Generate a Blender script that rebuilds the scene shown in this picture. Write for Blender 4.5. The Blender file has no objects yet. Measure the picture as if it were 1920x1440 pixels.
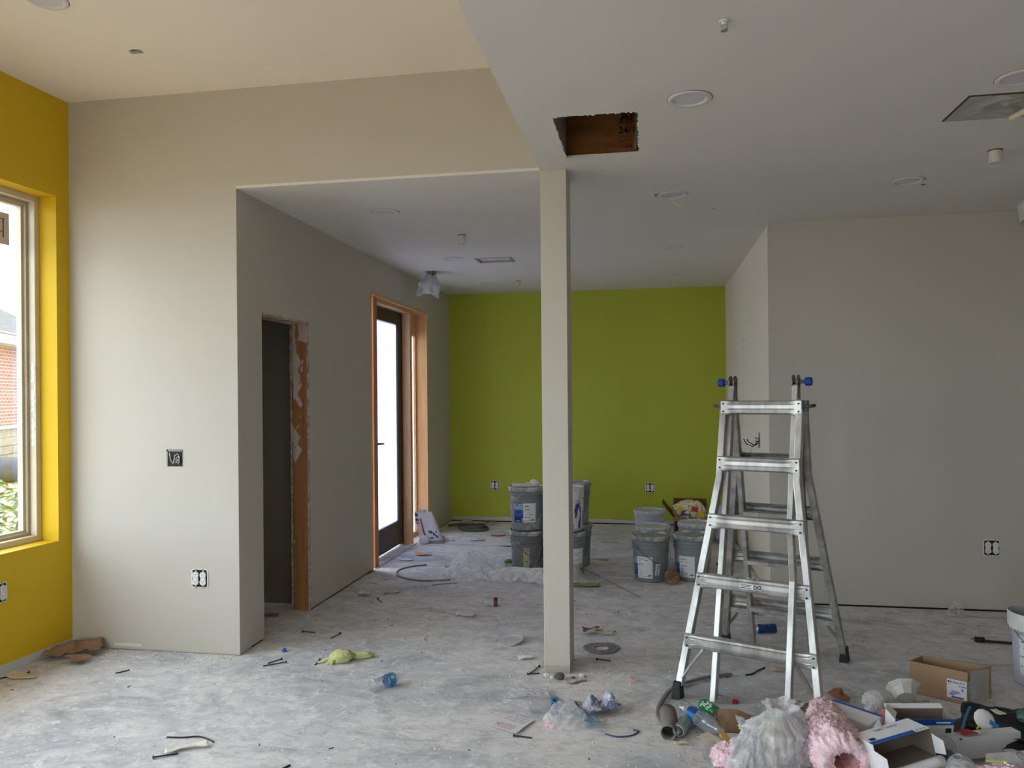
import bpy, bmesh, math, random
from mathutils import Vector, Matrix, Euler, noise
PI = math.pi
sc = bpy.context.scene
col = sc.collection

# ------------------------------------------------------------------ camera
cam_d = bpy.data.cameras.new('camera'); cam = bpy.data.objects.new('camera', cam_d); col.objects.link(cam)
cam_d.sensor_width = 36.0; cam_d.lens = 1445.0 / 1920.0 * 36.0
cam_d.shift_y = 22.0 / 1920.0
cam_d.clip_start = 0.05; cam_d.clip_end = 300
YAW = math.atan(256 / 1445.0)
cam.matrix_world = Matrix.Translation((0, 0, 1.5)) @ Euler((PI / 2, 0, YAW), 'XYZ').to_matrix().to_4x4() @ Matrix.Rotation(-0.0085, 4, 'Z')
sc.camera = cam

# ------------------------------------------------------------------ world: bright overcast sky
w = bpy.data.worlds.new('overcast_sky'); sc.world = w; w.use_nodes = True
bg = w.node_tree.nodes['Background']; bg.inputs[0].default_value = (0.80, 0.885, 1.0, 1); bg.inputs[1].default_value = 1.0
sc.view_settings.view_transform = 'Standard'
try: sc.view_settings.look = 'None'
except Exception: pass
sc.view_settings.gamma = 1.0; sc.view_settings.use_curve_mapping = False
sc.view_settings.exposure = 3.1
sc.cycles.max_bounces = 12; sc.cycles.diffuse_bounces = 8; sc.cycles.transparent_max_bounces = 16
sc.cycles.caustics_refractive = False; sc.cycles.caustics_reflective = False
sc.cycles.sample_clamp_indirect = 6.0

# ------------------------------------------------------------------ materials
def lin(c):
    def f(v):
        v /= 255.0
        return v / 12.92 if v <= 0.04045 else ((v + 0.055) / 1.055) ** 2.4
    return (f(c[0]), f(c[1]), f(c[2]), 1)
class NT:
    def __init__(s, m): s.t = m.node_tree; s.n = s.t.nodes; s.l = s.t.links
    def add(s, ty, **k):
        n = s.n.new(ty)
        for a, v in k.items():
            if a.startswith('i_'):
                key = a[2:]
                n.inputs[int(key) if key.isdigit() else key.replace('_', ' ')].default_value = v
            else: setattr(n, a, v)
        return n
    def link(s, a, b): s.l.new(a, b)
_M = {}
def mat(name, rgb, rough=0.6, metal=0.0, var=0.06, scale=8.0, bump=0.0, bscale=60.0, spec=0.4, rgb2=None, lo=0.4, hi=0.6, detail=4.0, stretch=None, coords='Object', trans=0.0, coat=0.0):
    """painted / solid surface whose own colour wanders a little (var) or goes to rgb2 in patches"""
    if name in _M: return _M[name]
    m = bpy.data.materials.new(name); m.use_nodes = True; _M[name] = m
    k = NT(m); p = k.n['Principled BSDF']
    p.inputs['Roughness'].default_value = rough; p.inputs['Metallic'].default_value = metal
    p.inputs['Specular IOR Level'].default_value = spec; p.inputs['Coat Weight'].default_value = coat
    tc = k.add('ShaderNodeTexCoord'); mp = k.add('ShaderNodeMapping')
    if stretch: mp.inputs['Scale'].default_value = stretch
    k.link(tc.outputs[coords], mp.inputs[0])
    nz = k.add('ShaderNodeTexNoise', i_Scale=scale, i_Detail=detail, i_Roughness=0.6); k.link(mp.outputs[0], nz.inputs['Vector'])
    a = lin(rgb)
    b = lin(rgb2) if rgb2 else tuple(max(0, c * (1 - var)) for c in a[:3]) + (1,)
    a = a if rgb2 else tuple(min(1, c * (1 + var)) for c in a[:3]) + (1,)
    cr = k.add('ShaderNodeValToRGB'); cr.color_ramp.elements[0].position = lo; cr.color_ramp.elements[1].position = hi
    cr.color_ramp.elements[0].color = a; cr.color_ramp.elements[1].color = b
    k.link(nz.outputs[0], cr.inputs[0]); k.link(cr.outputs[0], p.inputs['Base Color'])
    if bump:
        nb = k.add('ShaderNodeTexNoise', i_Scale=bscale, i_Detail=5.0); k.link(mp.outputs[0], nb.inputs['Vector'])
        bp = k.add('ShaderNodeBump', i_Strength=bump, i_Distance=0.01); k.link(nb.outputs[0], bp.inputs['Height']); k.link(bp.outputs[0], p.inputs['Normal'])
    if trans:
        tr = k.add('ShaderNodeBsdfTranslucent'); k.link(cr.outputs[0], tr.inputs[0])
        mx = k.add('ShaderNodeMixShader'); mx.inputs[0].default_value = trans
        out = k.n['Material Output']; k.link(p.outputs[0], mx.inputs[1]); k.link(tr.outputs[0], mx.inputs[2]); k.link(mx.outputs[0], out.inputs[0])
    return m
def wall_paint(name, rgb, bottom_rgb=None, bh=0.05, amp=0.03):
    """wall paint with a fine roller texture; optionally an unpainted primer strip along the floor (uneven edge)"""
    m = bpy.data.materials.new(name); m.use_nodes = True; _M[name] = m
    k = NT(m); p = k.n['Principled BSDF']; p.inputs['Roughness'].default_value = 0.62; p.inputs['Specular IOR Level'].default_value = 0.3
    ge = k.add('ShaderNodeNewGeometry')
    n1 = k.add('ShaderNodeTexNoise', i_Scale=2.2, i_Detail=3.0); k.link(ge.outputs['Position'], n1.inputs['Vector'])
    a = lin(rgb); mx = k.add('ShaderNodeMix', data_type='RGBA'); mx.inputs[6].default_value = tuple(c * 0.965 for c in a[:3]) + (1,); mx.inputs[7].default_value = tuple(min(1, c * 1.035) for c in a[:3]) + (1,)
    k.link(n1.outputs[0], mx.inputs[0]); last = mx.outputs[2]
    if bottom_rgb:
        sp = k.add('ShaderNodeSeparateXYZ'); k.link(ge.outputs['Position'], sp.inputs[0])
        n2 = k.add('ShaderNodeTexNoise', i_Scale=3.5, i_Detail=3.0); k.link(ge.outputs['Position'], n2.inputs['Vector'])
        ma = k.add('ShaderNodeMath', operation='MULTIPLY_ADD'); ma.inputs[1].default_value = amp; k.link(n2.outputs[0], ma.inputs[0]); k.link(sp.outputs[2], ma.inputs[2])
        gt = k.add('ShaderNodeMath', operation='LESS_THAN'); gt.inputs[1].default_value = bh + amp * 0.5; k.link(ma.outputs[0], gt.inputs[0])
        m2 = k.add('ShaderNodeMix', data_type='RGBA'); k.link(gt.outputs[0], m2.inputs[0]); k.link(last, m2.inputs[6]); m2.inputs[7].default_value = lin(bottom_rgb); last = m2.outputs[2]
    k.link(last, p.inputs['Base Color'])
    nb = k.add('ShaderNodeTexNoise', i_Scale=260.0, i_Detail=2.0); k.link(ge.outputs['Position'], nb.inputs['Vector'])
    bp = k.add('ShaderNodeBump', i_Strength=0.12, i_Distance=0.002); k.link(nb.outputs[0], bp.inputs['Height']); k.link(bp.outputs[0], p.inputs['Normal'])
    return m
def floor_mat():
    """grey slab under dried joint compound dust: streaky whitish smears, powder and fine crumbs"""
    m = bpy.data.materials.new('dusty_concrete'); m.use_nodes = True; k = NT(m); p = k.n['Principled BSDF']
    p.inputs['Roughness'].default_value = 0.75; p.inputs['Specular IOR Level'].default_value = 0.25
    ge = k.add('ShaderNodeNewGeometry')
    def nz(scale, detail, rough, st=None, rot=0.0, dist=0.0):
        mp = k.add('ShaderNodeMapping'); mp.inputs['Rotation'].default_value[2] = rot
        if st: mp.inputs['Scale'].default_value = st
        k.link(ge.outputs['Position'], mp.inputs[0])
        n = k.add('ShaderNodeTexNoise', i_Scale=scale, i_Detail=detail, i_Roughness=rough, i_Distortion=dist); k.link(mp.outputs[0], n.inputs['Vector']); return n.outputs[0]
    def ramp(src, p0, c0, p1, c1):
        r = k.add('ShaderNodeValToRGB'); e = r.color_ramp.elements; e[0].position = p0; e[0].color = c0; e[1].position = p1; e[1].color = c1
        k.link(src, r.inputs[0]); return r.outputs[0]
    def mix(f, a, b, mode='MIX', fv=None):
        x = k.add('ShaderNodeMix', data_type='RGBA', blend_type=mode)
        if fv is None: k.link(f, x.inputs[0])
        else: x.inputs[0].default_value = fv
        for i, v in ((6, a), (7, b)):
            if isinstance(v, tuple): x.inputs[i].default_value = v
            else: k.link(v, x.inputs[i])
        return x.outputs[2]
    W = (1, 1, 1, 1); K = (0, 0, 0, 1)
    base = ramp(nz(1.3, 6, 0.65, dist=0.4), 0.35, lin((176, 179, 188)), 0.68, lin((214, 212, 214)))
    big = ramp(nz(0.8, 5, 0.7, (1, 1.3, 1), 0.4, 0.8), 0.40, K, 0.62, W)         # broad powder areas
    c = mix(big, base, lin((226, 222, 220)))
    smear = ramp(nz(5.5, 8, 0.75, (0.8, 1.35, 1), 0.5, 1.0), 0.50, K, 0.66, W)    # trowel and foot smears
    c = mix(smear, c, lin((232, 229, 228)))
    dark = ramp(nz(1.7, 7, 0.72, (0.8, 1.3, 1), -0.5, 0.8), 0.52, K, 0.68, W)
    dk = k.add('ShaderNodeMath', operation='MULTIPLY'); dk.inputs[1].default_value = 0.8; k.link(dark, dk.inputs[0])
    c = mix(dk.outputs[0], c, lin((146, 148, 158)))
    blot = ramp(nz(13, 6, 0.72, (0.9, 1.2, 1), 0.9, 0.6), 0.50, K, 0.62, W)
    bm_ = k.add('ShaderNodeMath', operation='MULTIPLY'); bm_.inputs[1].default_value = 0.40; k.link(blot, bm_.inputs[0]); c = mix(bm_.outputs[0], c, lin((152, 154, 162)))
    blot2 = ramp(nz(9, 6, 0.75, (1.2, 0.9, 1), 2.1, 0.6), 0.56, K, 0.66, W)
    c = mix(blot2, c, lin((230, 228, 226)))
    spots = ramp(nz(26, 4, 0.7), 0.62, K, 0.68, W)
    c = mix(spots, c, lin((240, 238, 236)))
    grit = ramp(nz(150, 3, 0.6), 0.64, K, 0.70, W)
    gm = k.add('ShaderNodeMath', operation='MULTIPLY'); gm.inputs[1].default_value = 0.35; k.link(grit, gm.inputs[0])
    c = mix(gm.outputs[0], c, lin((110, 106, 100)))
    k.link(c, p.inputs['Base Color'])
    h = k.add('ShaderNodeMath', operation='ADD'); k.link(nz(70, 5, 0.7), h.inputs[0]); k.link(smear, h.inputs[1])
    bp = k.add('ShaderNodeBump', i_Strength=0.35, i_Distance=0.004); k.link(h.outputs[0], bp.inputs['Height']); k.link(bp.outputs[0], p.inputs['Normal'])
    return m
def glass_mat(name, tint=(1, 1, 1), refl=0.06, rough=0.0, white=0.0):
    """thin clear plastic or glass: mostly transparent, a little gloss, optional milky haze"""
    if name in _M: return _M[name]
    m = bpy.data.materials.new(name); m.use_nodes = True; _M[name] = m; k = NT(m); k.n.remove(k.n['Principled BSDF'])
    out = k.n['Material Output']
    t = k.add('ShaderNodeBsdfTransparent'); t.inputs[0].default_value = (*tint, 1)
    g = k.add('ShaderNodeBsdfGlossy'); g.inputs['Roughness'].default_value = rough; g.inputs[0].default_value = (1, 1, 1, 1)
    fr = k.add('ShaderNodeLayerWeight'); fr.inputs[0].default_value = 0.35
    ma = k.add('ShaderNodeMath', operation='MULTIPLY_ADD'); ma.inputs[1].default_value = 0.55 if refl > 0.03 else 0.2; ma.inputs[2].default_value = refl; k.link(fr.outputs['Fresnel'], ma.inputs[0])
    mx = k.add('ShaderNodeMixShader'); k.link(ma.outputs[0], mx.inputs[0]); k.link(t.outputs[0], mx.inputs[1]); k.link(g.outputs[0], mx.inputs[2])
    last = mx
    if white:
        d = k.add('ShaderNodeBsdfDiffuse'); d.inputs[0].default_value = (.86, .86, .88, 1); tl = k.add('ShaderNodeBsdfTranslucent'); tl.inputs[0].default_value = (.86, .86, .88, 1)
        dm = k.add('ShaderNodeMixShader'); dm.inputs[0].default_value = 0.5; k.link(d.outputs[0], dm.inputs[1]); k.link(tl.outputs[0], dm.inputs[2])
        tc = k.add('ShaderNodeTexCoord'); nz = k.add('ShaderNodeTexNoise', i_Scale=14.0, i_Detail=5.0); k.link(tc.outputs['Object'], nz.inputs[0])
        mr = k.add('ShaderNodeMapRange'); mr.inputs[1].default_value = 0.35; mr.inputs[2].default_value = 0.65; mr.inputs[3].default_value = white * 0.4; mr.inputs[4].default_value = min(1, white * 1.4); k.link(nz.outputs[0], mr.inputs[0])
        m2 = k.add('ShaderNodeMixShader'); k.link(mr.outputs[0], m2.inputs[0]); k.link(mx.outputs[0], m2.inputs[1]); k.link(dm.outputs[0], m2.inputs[2]); last = m2
    k.link(last.outputs[0], out.inputs[0])
    return m
def wood(name, a, b, scale=3.0, rot='z', rough=0.65):
    st = {'z': (9, 9, 0.5), 'y': (9, 0.5, 9), 'x': (0.5, 9, 9)}[rot]
    return mat(name, a, rough=rough, rgb2=b, scale=scale, stretch=st, lo=0.3, hi=0.7, bump=0.15, bscale=12)

# ------------------------------------------------------------------ mesh builder
def R3(rx=0, ry=0, rz=0): return Euler((rx, ry, rz), 'XYZ').to_matrix().to_4x4()
def TR(x, y, z, rx=0, ry=0, rz=0): return Matrix.Translation((x, y, z)) @ R3(rx, ry, rz)
class MB:
    def __init__(s): s.v = []; s.f = []; s.m = []; s.mi = 0
    def _add(s, vs, fs, M=None):
        o = len(s.v)
        s.v += [tuple(M @ Vector(v)) if M is not None else tuple(v) for v in vs]
        s.f += [tuple(i + o for i in f) for f in fs]; s.m += [s.mi] * len(fs)
        return s
    def box(s, x0, x1, y0, y1, z0, z1, M=None):
        v = [(x, y, z) for z in (z0, z1) for y in (y0, y1) for x in (x0, x1)]
        return s._add(v, [(0, 2, 3, 1), (4, 5, 7, 6), (0, 1, 5, 4), (2, 6, 7, 3), (0, 4, 6, 2), (1, 3, 7, 5)], M)
    def cbox(s, c, d, M=None):
        return s.box(c[0] - d[0] / 2, c[0] + d[0] / 2, c[1] - d[1] / 2, c[1] + d[1] / 2, c[2] - d[2] / 2, c[2] + d[2] / 2, M)
    def lathe(s, prof, n=24, M=None, cap0=False, cap1=False, wob=0.0, seed=0):
        v = []; f = []
        for j, (r, z) in enumerate(prof):
            for i in range(n):
                a = 2 * PI * i / n
                rr = r * (1 + (wob * noise.noise(Vector((math.cos(a) * 1.5 + seed, math.sin(a) * 1.5, z * 18))) if wob else 0))
                v.append((rr * math.cos(a), rr * math.sin(a), z))
        for j in range(len(prof) - 1):
            for i in range(n):
                a, b = j * n + i, j * n + (i + 1) % n
                f.append((a, b, b + n, a + n))
        if cap0: f.append(tuple(range(n))[::-1])
        if cap1: f.append(tuple((len(prof) - 1) * n + i for i in range(n)))
        return s._add(v, f, M)
    def tube(s, pts, r, n=6, M=None, flat=1.0, caps=True):
        pts = [Vector(p) for p in pts]; v = []; f = []
        up = None
        for j, p in enumerate(pts):
            d = (pts[min(j + 1, len(pts) - 1)] - pts[max(j - 1, 0)]).normalized()
            if up is None: up = Vector((0, 0, 1)) if abs(d.z) < 0.9 else Vector((0, 1, 0))
            sx = d.cross(up)
            if sx.length < 1e-4: sx = d.cross(Vector((1, 0, 0)))
            sx.normalize(); uy = sx.cross(d).normalized(); up = uy
            rr = r[j] if isinstance(r, (list, tuple)) else r
            for i in range(n):
                a = 2 * PI * i / n
                v.append(p + sx * (rr * math.cos(a)) + uy * (rr * flat * math.sin(a)))
        for j in range(len(pts) - 1):
            for i in range(n):
                a, b = j * n + i, j * n + (i + 1) % n
                f.append((a, b, b + n, a + n))
        if caps: f.append(tuple(range(n))[::-1]); f.append(tuple((len(pts) - 1) * n + i for i in range(n)))
        return s._add(v, f, M)
    def grid(s, fn, nu, nv, cell=None, M=None):
        v = [fn(i / nu, j / nv) for j in range(nv + 1) for i in range(nu + 1)]
        o = len(s.v); s.v += [tuple(M @ Vector(q)) if M is not None else tuple(q) for q in v]
        for j in range(nv):
            for i in range(nu):
                a = o + j * (nu + 1) + i
                s.f.append((a, a + 1, a + nu + 2, a + nu + 1)); s.m.append(cell((i + .5) / nu, (j + .5) / nv) if cell else s.mi)
        return s
    def prism(s, poly, y0, y1, M=None):
        """poly in x,z extruded along y"""
        n = len(poly); v = [(x, y0, z) for x, z in poly] + [(x, y1, z) for x, z in poly]
        f = [tuple(range(n)), tuple(range(2 * n - 1, n - 1, -1))] + [(i, i + n, (i + 1) % n + n, (i + 1) % n) for i in range(n)]
        return s._add(v, f, M)
    def build(s, name, mats, parent=None, loc=None, smooth=False, bevel=0.0, solid=0.0, fix=True, subsurf=0):
        me = bpy.data.meshes.new(name); me.from_pydata(s.v, [], s.f)
        if not isinstance(mats, (list, tuple)): mats = [mats]
        for m in mats: me.materials.append(m)
        if len(mats) > 1: me.polygons.foreach_set('material_index', s.m)
        if fix:
            bm = bmesh.new(); bm.from_mesh(me); bmesh.ops.recalc_face_normals(bm, faces=bm.faces); bm.to_mesh(me); bm.free()
        if smooth: me.polygons.foreach_set('use_smooth', [True] * len(me.polygons))
        o = bpy.data.objects.new(name, me); col.objects.link(o)
        if parent: o.parent = parent
        if loc: o.location = loc
        if solid:
            md = o.modifiers.new('thick', 'SOLIDIFY'); md.thickness = solid; md.offset = 0
        if bevel:
            md = o.modifiers.new('bevel', 'BEVEL'); md.width = bevel; md.segments = 2; md.limit_method = 'ANGLE'; md.angle_limit = 0.7
        if subsurf:
            md = o.modifiers.new('sub', 'SUBSURF'); md.levels = subsurf; md.render_levels = subsurf
        return o
def tag(o, label=None, cat=None, group=None, kind=None):
    if label: o['label'] = label
    if cat: o['category'] = cat
    if group: o['group'] = group
    if kind: o['kind'] = kind
    return o
def empty(name, loc, label, cat, group=None, rot=(0, 0, 0)):
    o = bpy.data.objects.new(name, None); col.objects.link(o); o.location = loc; o.rotation_euler = rot; o.empty_display_size = 0.1
    return tag(o, label, cat, group)
def text(s, size, M, m, parent, name='printed_text', ext=0.0, align='LEFT', sx=1.0, bold=0.0):
    cu = bpy.data.curves.new(name, 'FONT'); cu.body = s; cu.size = size; cu.extrude = ext; cu.align_x = align; cu.offset = bold; cu.resolution_u = 2
    t = bpy.data.objects.new(name, cu); col.objects.link(t)
    dg = bpy.context.evaluated_depsgraph_get(); me = bpy.data.meshes.new_from_object(t.evaluated_get(dg))
    bpy.data.objects.remove(t)
    me.transform(M @ Matrix.Diagonal((sx, 1, 1, 1))); me.materials.clear(); me.materials.append(m)
    o = bpy.data.objects.new(name, me); col.objects.link(o); o.parent = parent
    return o
def place(o, loc, rot=(0, 0, 0), s=None):
    o.location = loc; o.rotation_euler = rot
    if s: o.scale = s if isinstance(s, tuple) else (s, s, s)
    return o
def fbm(p, o=4):
    v = 0; a = 1; t = 0
    for i in range(o): v += a * noise.noise(p * (2 ** i)); t += a; a *= .55
    return v / t
def blob(size, seed, amp=0.35, freq=3.0, sub=4, ridged=True, flatz=True):
    """crumpled lump: icosphere pushed in and out by folded noise, resting on z=0"""
    bm = bmesh.new(); bmesh.ops.create_icosphere(bm, subdivisions=sub, radius=0.5)
    zs = []
    for v in bm.verts:
        q = v.co * freq + Vector((seed * 7.3, seed * 3.1, seed * 1.7))
        n = fbm(q)
        n2 = (1 - 2 * abs(fbm(q * 1.7 + Vector((5, 5, 5))))) if ridged else n
        v.co *= 1 + amp * (0.8 * n + 0.5 * (n2 - 0.6))
        v.co = Vector((v.co.x * size[0], v.co.y * size[1], v.co.z * size[2]))
        zs.append(v.co.z)
    z0 = sorted(zs)[int(len(zs) * .12)] if flatz else 0
    for v in bm.verts:
        v.co.z -= z0
        if flatz and v.co.z < 0: v.co.z *= 0.02
    mb = MB(); idx = {v: i for i, v in enumerate(bm.verts)}
    mb.v = [tuple(v.co) for v in bm.verts]; mb.f = [tuple(idx[v] for v in f.verts) for f in bm.faces]; mb.m = [0] * len(mb.f); bm.free()
    return mb
def sheet(lx, ly, seed, h=0.03, freq=8.0, n=24, jag=0.12, ridged=True, outline=None):
    """crumpled flat sheet (paper, film) lying near z=0"""
    mb = MB(); S = Vector((seed * 5.1, seed * 2.3, 0))
    def fn(u, v):
        x = (u - .5) * lx; y = (v - .5) * ly
        e = 1 + jag * noise.noise(Vector((u * 3, v * 3, seed)))
        x *= e; y *= e
        if outline: x, y = outline(u, v, x, y)
        q = Vector((x * freq, y * freq, 0)) + S
        z = fbm(q)
        z = (1 - 2 * abs(z)) if ridged else z
        return (x + 0.15 * h * noise.noise(q * 2 + S), y, h * 0.5 * (1 + z) * (0.35 + abs(noise.noise(q * .5 + S))) + 0.002)
    return mb.grid(fn, n, n)

def bag_mat(name, alpha=.55, rgb=(244, 244, 246), wrinkle=22.0):
    """thin white-ish film: part see-through, part scattering, with sharp wrinkles"""
    if name in _M: return _M[name]
    m = bpy.data.materials.new(name); m.use_nodes = True; _M[name] = m; k = NT(m); p = k.n['Principled BSDF']; out = k.n['Material Output']
    p.inputs['Base Color'].default_value = lin(rgb); p.inputs['Roughness'].default_value = .22; p.inputs['Specular IOR Level'].default_value = .8
    tc = k.add('ShaderNodeTexCoord'); n0 = k.add('ShaderNodeTexNoise', i_Scale=wrinkle * .4, i_Detail=1.0); k.link(tc.outputs['Object'], n0.inputs[0])
    mp = k.add('ShaderNodeVectorMath', operation='MULTIPLY_ADD'); mp.inputs[1].default_value = (.12, .12, .12); k.link(n0.outputs['Color'], mp.inputs[0]); k.link(tc.outputs['Object'], mp.inputs[2])
    vo = k.add('ShaderNodeTexVoronoi', i_Scale=wrinkle, feature='DISTANCE_TO_EDGE'); k.link(mp.outputs[0], vo.inputs['Vector'])
    n1 = k.add('ShaderNodeTexNoise', i_Scale=wrinkle * .8, i_Detail=2.5, i_Roughness=.5, i_Distortion=1.5); k.link(tc.outputs['Object'], n1.inputs[0])
    ad = k.add('ShaderNodeMath', operation='ADD'); k.link(vo.outputs['Distance'], ad.inputs[0]); k.link(n1.outputs[0], ad.inputs[1])
    bp = k.add('ShaderNodeBump', i_Strength=.7, i_Distance=.015); k.link(ad.outputs[0], bp.inputs['Height']); k.link(bp.outputs[0], p.inputs['Normal'])
    tl = k.add('ShaderNodeBsdfTranslucent'); tl.inputs[0].default_value = lin(rgb); k.link(bp.outputs[0], tl.inputs['Normal'])
    a = k.add('ShaderNodeMixShader'); a.inputs[0].default_value = .4; k.link(p.outputs[0], a.inputs[1]); k.link(tl.outputs[0], a.inputs[2])
    tr = k.add('ShaderNodeBsdfTransparent'); tr.inputs[0].default_value = (.97, .97, .97, 1)
    mr = k.add('ShaderNodeMapRange'); mr.inputs[1].default_value = .3; mr.inputs[2].default_value = .7; mr.inputs[3].default_value = max(0, alpha - .3); mr.inputs[4].default_value = min(1, alpha + .3); k.link(n1.outputs[0], mr.inputs[0])
    b = k.add('ShaderNodeMixShader'); k.link(mr.outputs[0], b.inputs[0]); k.link(tr.outputs[0], b.inputs[1]); k.link(a.outputs[0], b.inputs[2]); k.link(b.outputs[0], out.inputs[0])
    return m

def film_heap(lx, ly, h, seed, n=70, freq=9.0, ang=0.0, st=3.0, edge=.25):
    """loose film: elongated sharp folds over a low heap with a ragged outline"""
    mb = MB(); ca, sa = math.cos(ang), math.sin(ang); S = Vector((seed * 5.3, seed * 1.9, seed))
    def fn(u, v):
        a, b = 2 * u - 1, 2 * v - 1
        x, y = a * math.sqrt(1 - b * b / 2), b * math.sqrt(1 - a * a / 2)      # square to disc
        r = math.hypot(x, y); th = math.atan2(y, x); k = 1 + edge * noise.noise(Vector((math.cos(th) * 1.6, math.sin(th) * 1.6, seed * 2.0)))
        X, Y = x * lx / 2 * k, y * ly / 2 * k
        q = Vector(((X * ca + Y * sa) * freq / st, (-X * sa + Y * ca) * freq, 0)) + S
        w = Vector((noise.noise(q * .7), noise.noise(q * .7 + Vector((9, 9, 9))), 0)) * .9
        f = 1 - abs(2 * noise.noise(q + w)); f2 = 1 - abs(2 * noise.noise(q * 2.3 + w))
        env = max(0, 1 - r ** 2.2)
        return (X, Y, .002 + h * env * (.34 + .58 * f * f + .08 * f2) + .35 * h * (1 - env) * max(0, f - .6) )
    return mb.grid(fn, n, n)
# ================================================================== SETTING
H1 = 2.72; H2 = 3.30; XL = -2.355; XR = 0.865; YG = 9.0; YB = 4.14; YR = 5.74; XF = -0.57
paint = wall_paint('greige_paint', (193, 187, 177), (184, 178, 166), 0.012, 0.012)
paint_y = wall_paint('yellow_paint', (212, 176, 30), (196, 196, 192), 0.055, 0.02)
paint_g = wall_paint('green_paint', (176, 184, 62), (200, 200, 192), 0.055, 0.035)
ceil_m = wall_paint('ceiling_white', (222, 217, 213))
ceil_hi = wall_paint('ceiling_cream', (240, 230, 218))
dark_gap = mat('dark_recess', (38, 34, 31), rough=0.95)
gyp = mat('gypsum_core', (198, 188, 176), rough=0.9, rgb2=(160, 140, 122), scale=30)
concrete = floor_mat()

def slab(mb, axis, p, thick, u0, u1, v0, v1, holes):
    """wall or ceiling slab with rectangular holes. axis 'x': plane x=p (u=y,v=z); 'y': plane y=p (u=x,v=z); 'z': plane z=p (u=x,v=y)"""
    us = sorted({u0, u1} | {a for h in holes for a in h[:2] if u0 < a < u1}); vs = sorted({v0, v1} | {a for h in holes for a in h[2:] if v0 < a < v1})
    nu, nv = len(us) - 1, len(vs) - 1
    solid = [[not any(h[0] < (us[i] + us[i + 1]) / 2 < h[1] and h[2] < (vs[j] + vs[j + 1]) / 2 < h[3] for h in holes) for j in range(nv)] for i in range(nu)]
    P = {'x': lambda u, v, w: (w, u, v), 'y': lambda u, v, w: (u, w, v), 'z': lambda u, v, w: (u, v, w)}[axis]
    a, b = p, p + thick
    idx = {}; V = []; F = []
    def vi(i, j, s):
        if (i, j, s) not in idx: idx[(i, j, s)] = len(V); V.append(P(us[i], vs[j], (a, b)[s]))
        return idx[(i, j, s)]
    for i in range(nu):
        for j in range(nv):
            if not solid[i][j]: continue
            for s in (0, 1): F.append((vi(i, j, s), vi(i + 1, j, s), vi(i + 1, j + 1, s), vi(i, j + 1, s)))
            for di, dj, e in ((-1, 0, ((i, j), (i, j + 1))), (1, 0, ((i + 1, j), (i + 1, j + 1))), (0, -1, ((i, j), (i + 1, j))), (0, 1, ((i, j + 1), (i + 1, j + 1)))):
                ii, jj = i + di, j + dj
                if not (0 <= ii < nu and 0 <= jj < nv and solid[ii][jj]):
                    F.append((vi(*e[0], 0), vi(*e[1], 0), vi(*e[1], 1), vi(*e[0], 1)))
    mb._add(V, F)
def struct(o, label=None): return tag(o, label, kind='structure')

# floor
mb = MB(); mb.box(-3.9, 4.7, -3.0, 9.2, -0.1, 0)
floor = struct(mb.build('floor', concrete))
# yellow wall turns very slightly away from the room (X = -3.455 - 0.05*(4.1-Y)); built straight then rotated about its far corner
YW = -3.455
def rot_left(o):
    o.location = (YW, 4.14, 0); o.rotation_euler = (0, 0, -math.atan(0.045)); return o
WY0, WY1, WZ0, WZ1 = -2.3, -0.10, 0.66, 2.71      # window_1, local y (0 = far corner)
mb = MB(); slab(mb, 'x', -0.26, 0.26, -7.2, 0.0, 0.0, H2 + 0.05, [(WY0, WY1, WZ0, WZ1), (-6.2, -2.7, WZ0, WZ1)])
wall_left = struct(rot_left(mb.build('wall_left', paint_y)))
def picture_window(name, y0, y1, z0, z1):
    tanf = mat('tan_vinyl', (205, 196, 176), rough=0.45, var=0.03)
    root = MB()
    # outer frame, set at the outer side of the deep opening
    def ring(mb, x0, x1, a, wd):
        ya, yb, za, zb = y0 + a, y1 - a, z0 + a, z1 - a
        mb.box(x0, x1, ya, ya + wd, za, zb); mb.box(x0, x1, yb - wd, yb, za, zb)
        mb.box(x0, x1, ya + wd, yb - wd, za, za + wd); mb.box(x0, x1, ya + wd, yb - wd, zb - wd, zb)
    ring(root, -0.235, -0.12, 0.0, 0.035)
    o = struct(rot_left(root.build(name, tanf, bevel=0.003)))
    s = MB(); ring(s, -0.225, -0.165, 0.035, 0.018); s.build('sash', mat('tan_shadow_vinyl', (172, 158, 134), rough=.5, var=.03), o, bevel=0.002)
    s = MB(); ring(s, -0.22, -0.185, 0.053, 0.014); s.build('glazing_bead', tanf, o)
    s = MB(); s.box(-0.205, -0.199, y0 + .06, y1 - .06, z0 + .06, z1 - .06); s.build('pane', glass_mat('window_glass', (.93, .95, .94), 0.02), o)
    return o
win1 = picture_window('window_1', WY0, WY1, WZ0, WZ1)
picture_window('window_2', -6.2, -2.7, WZ0, WZ1)
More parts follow.
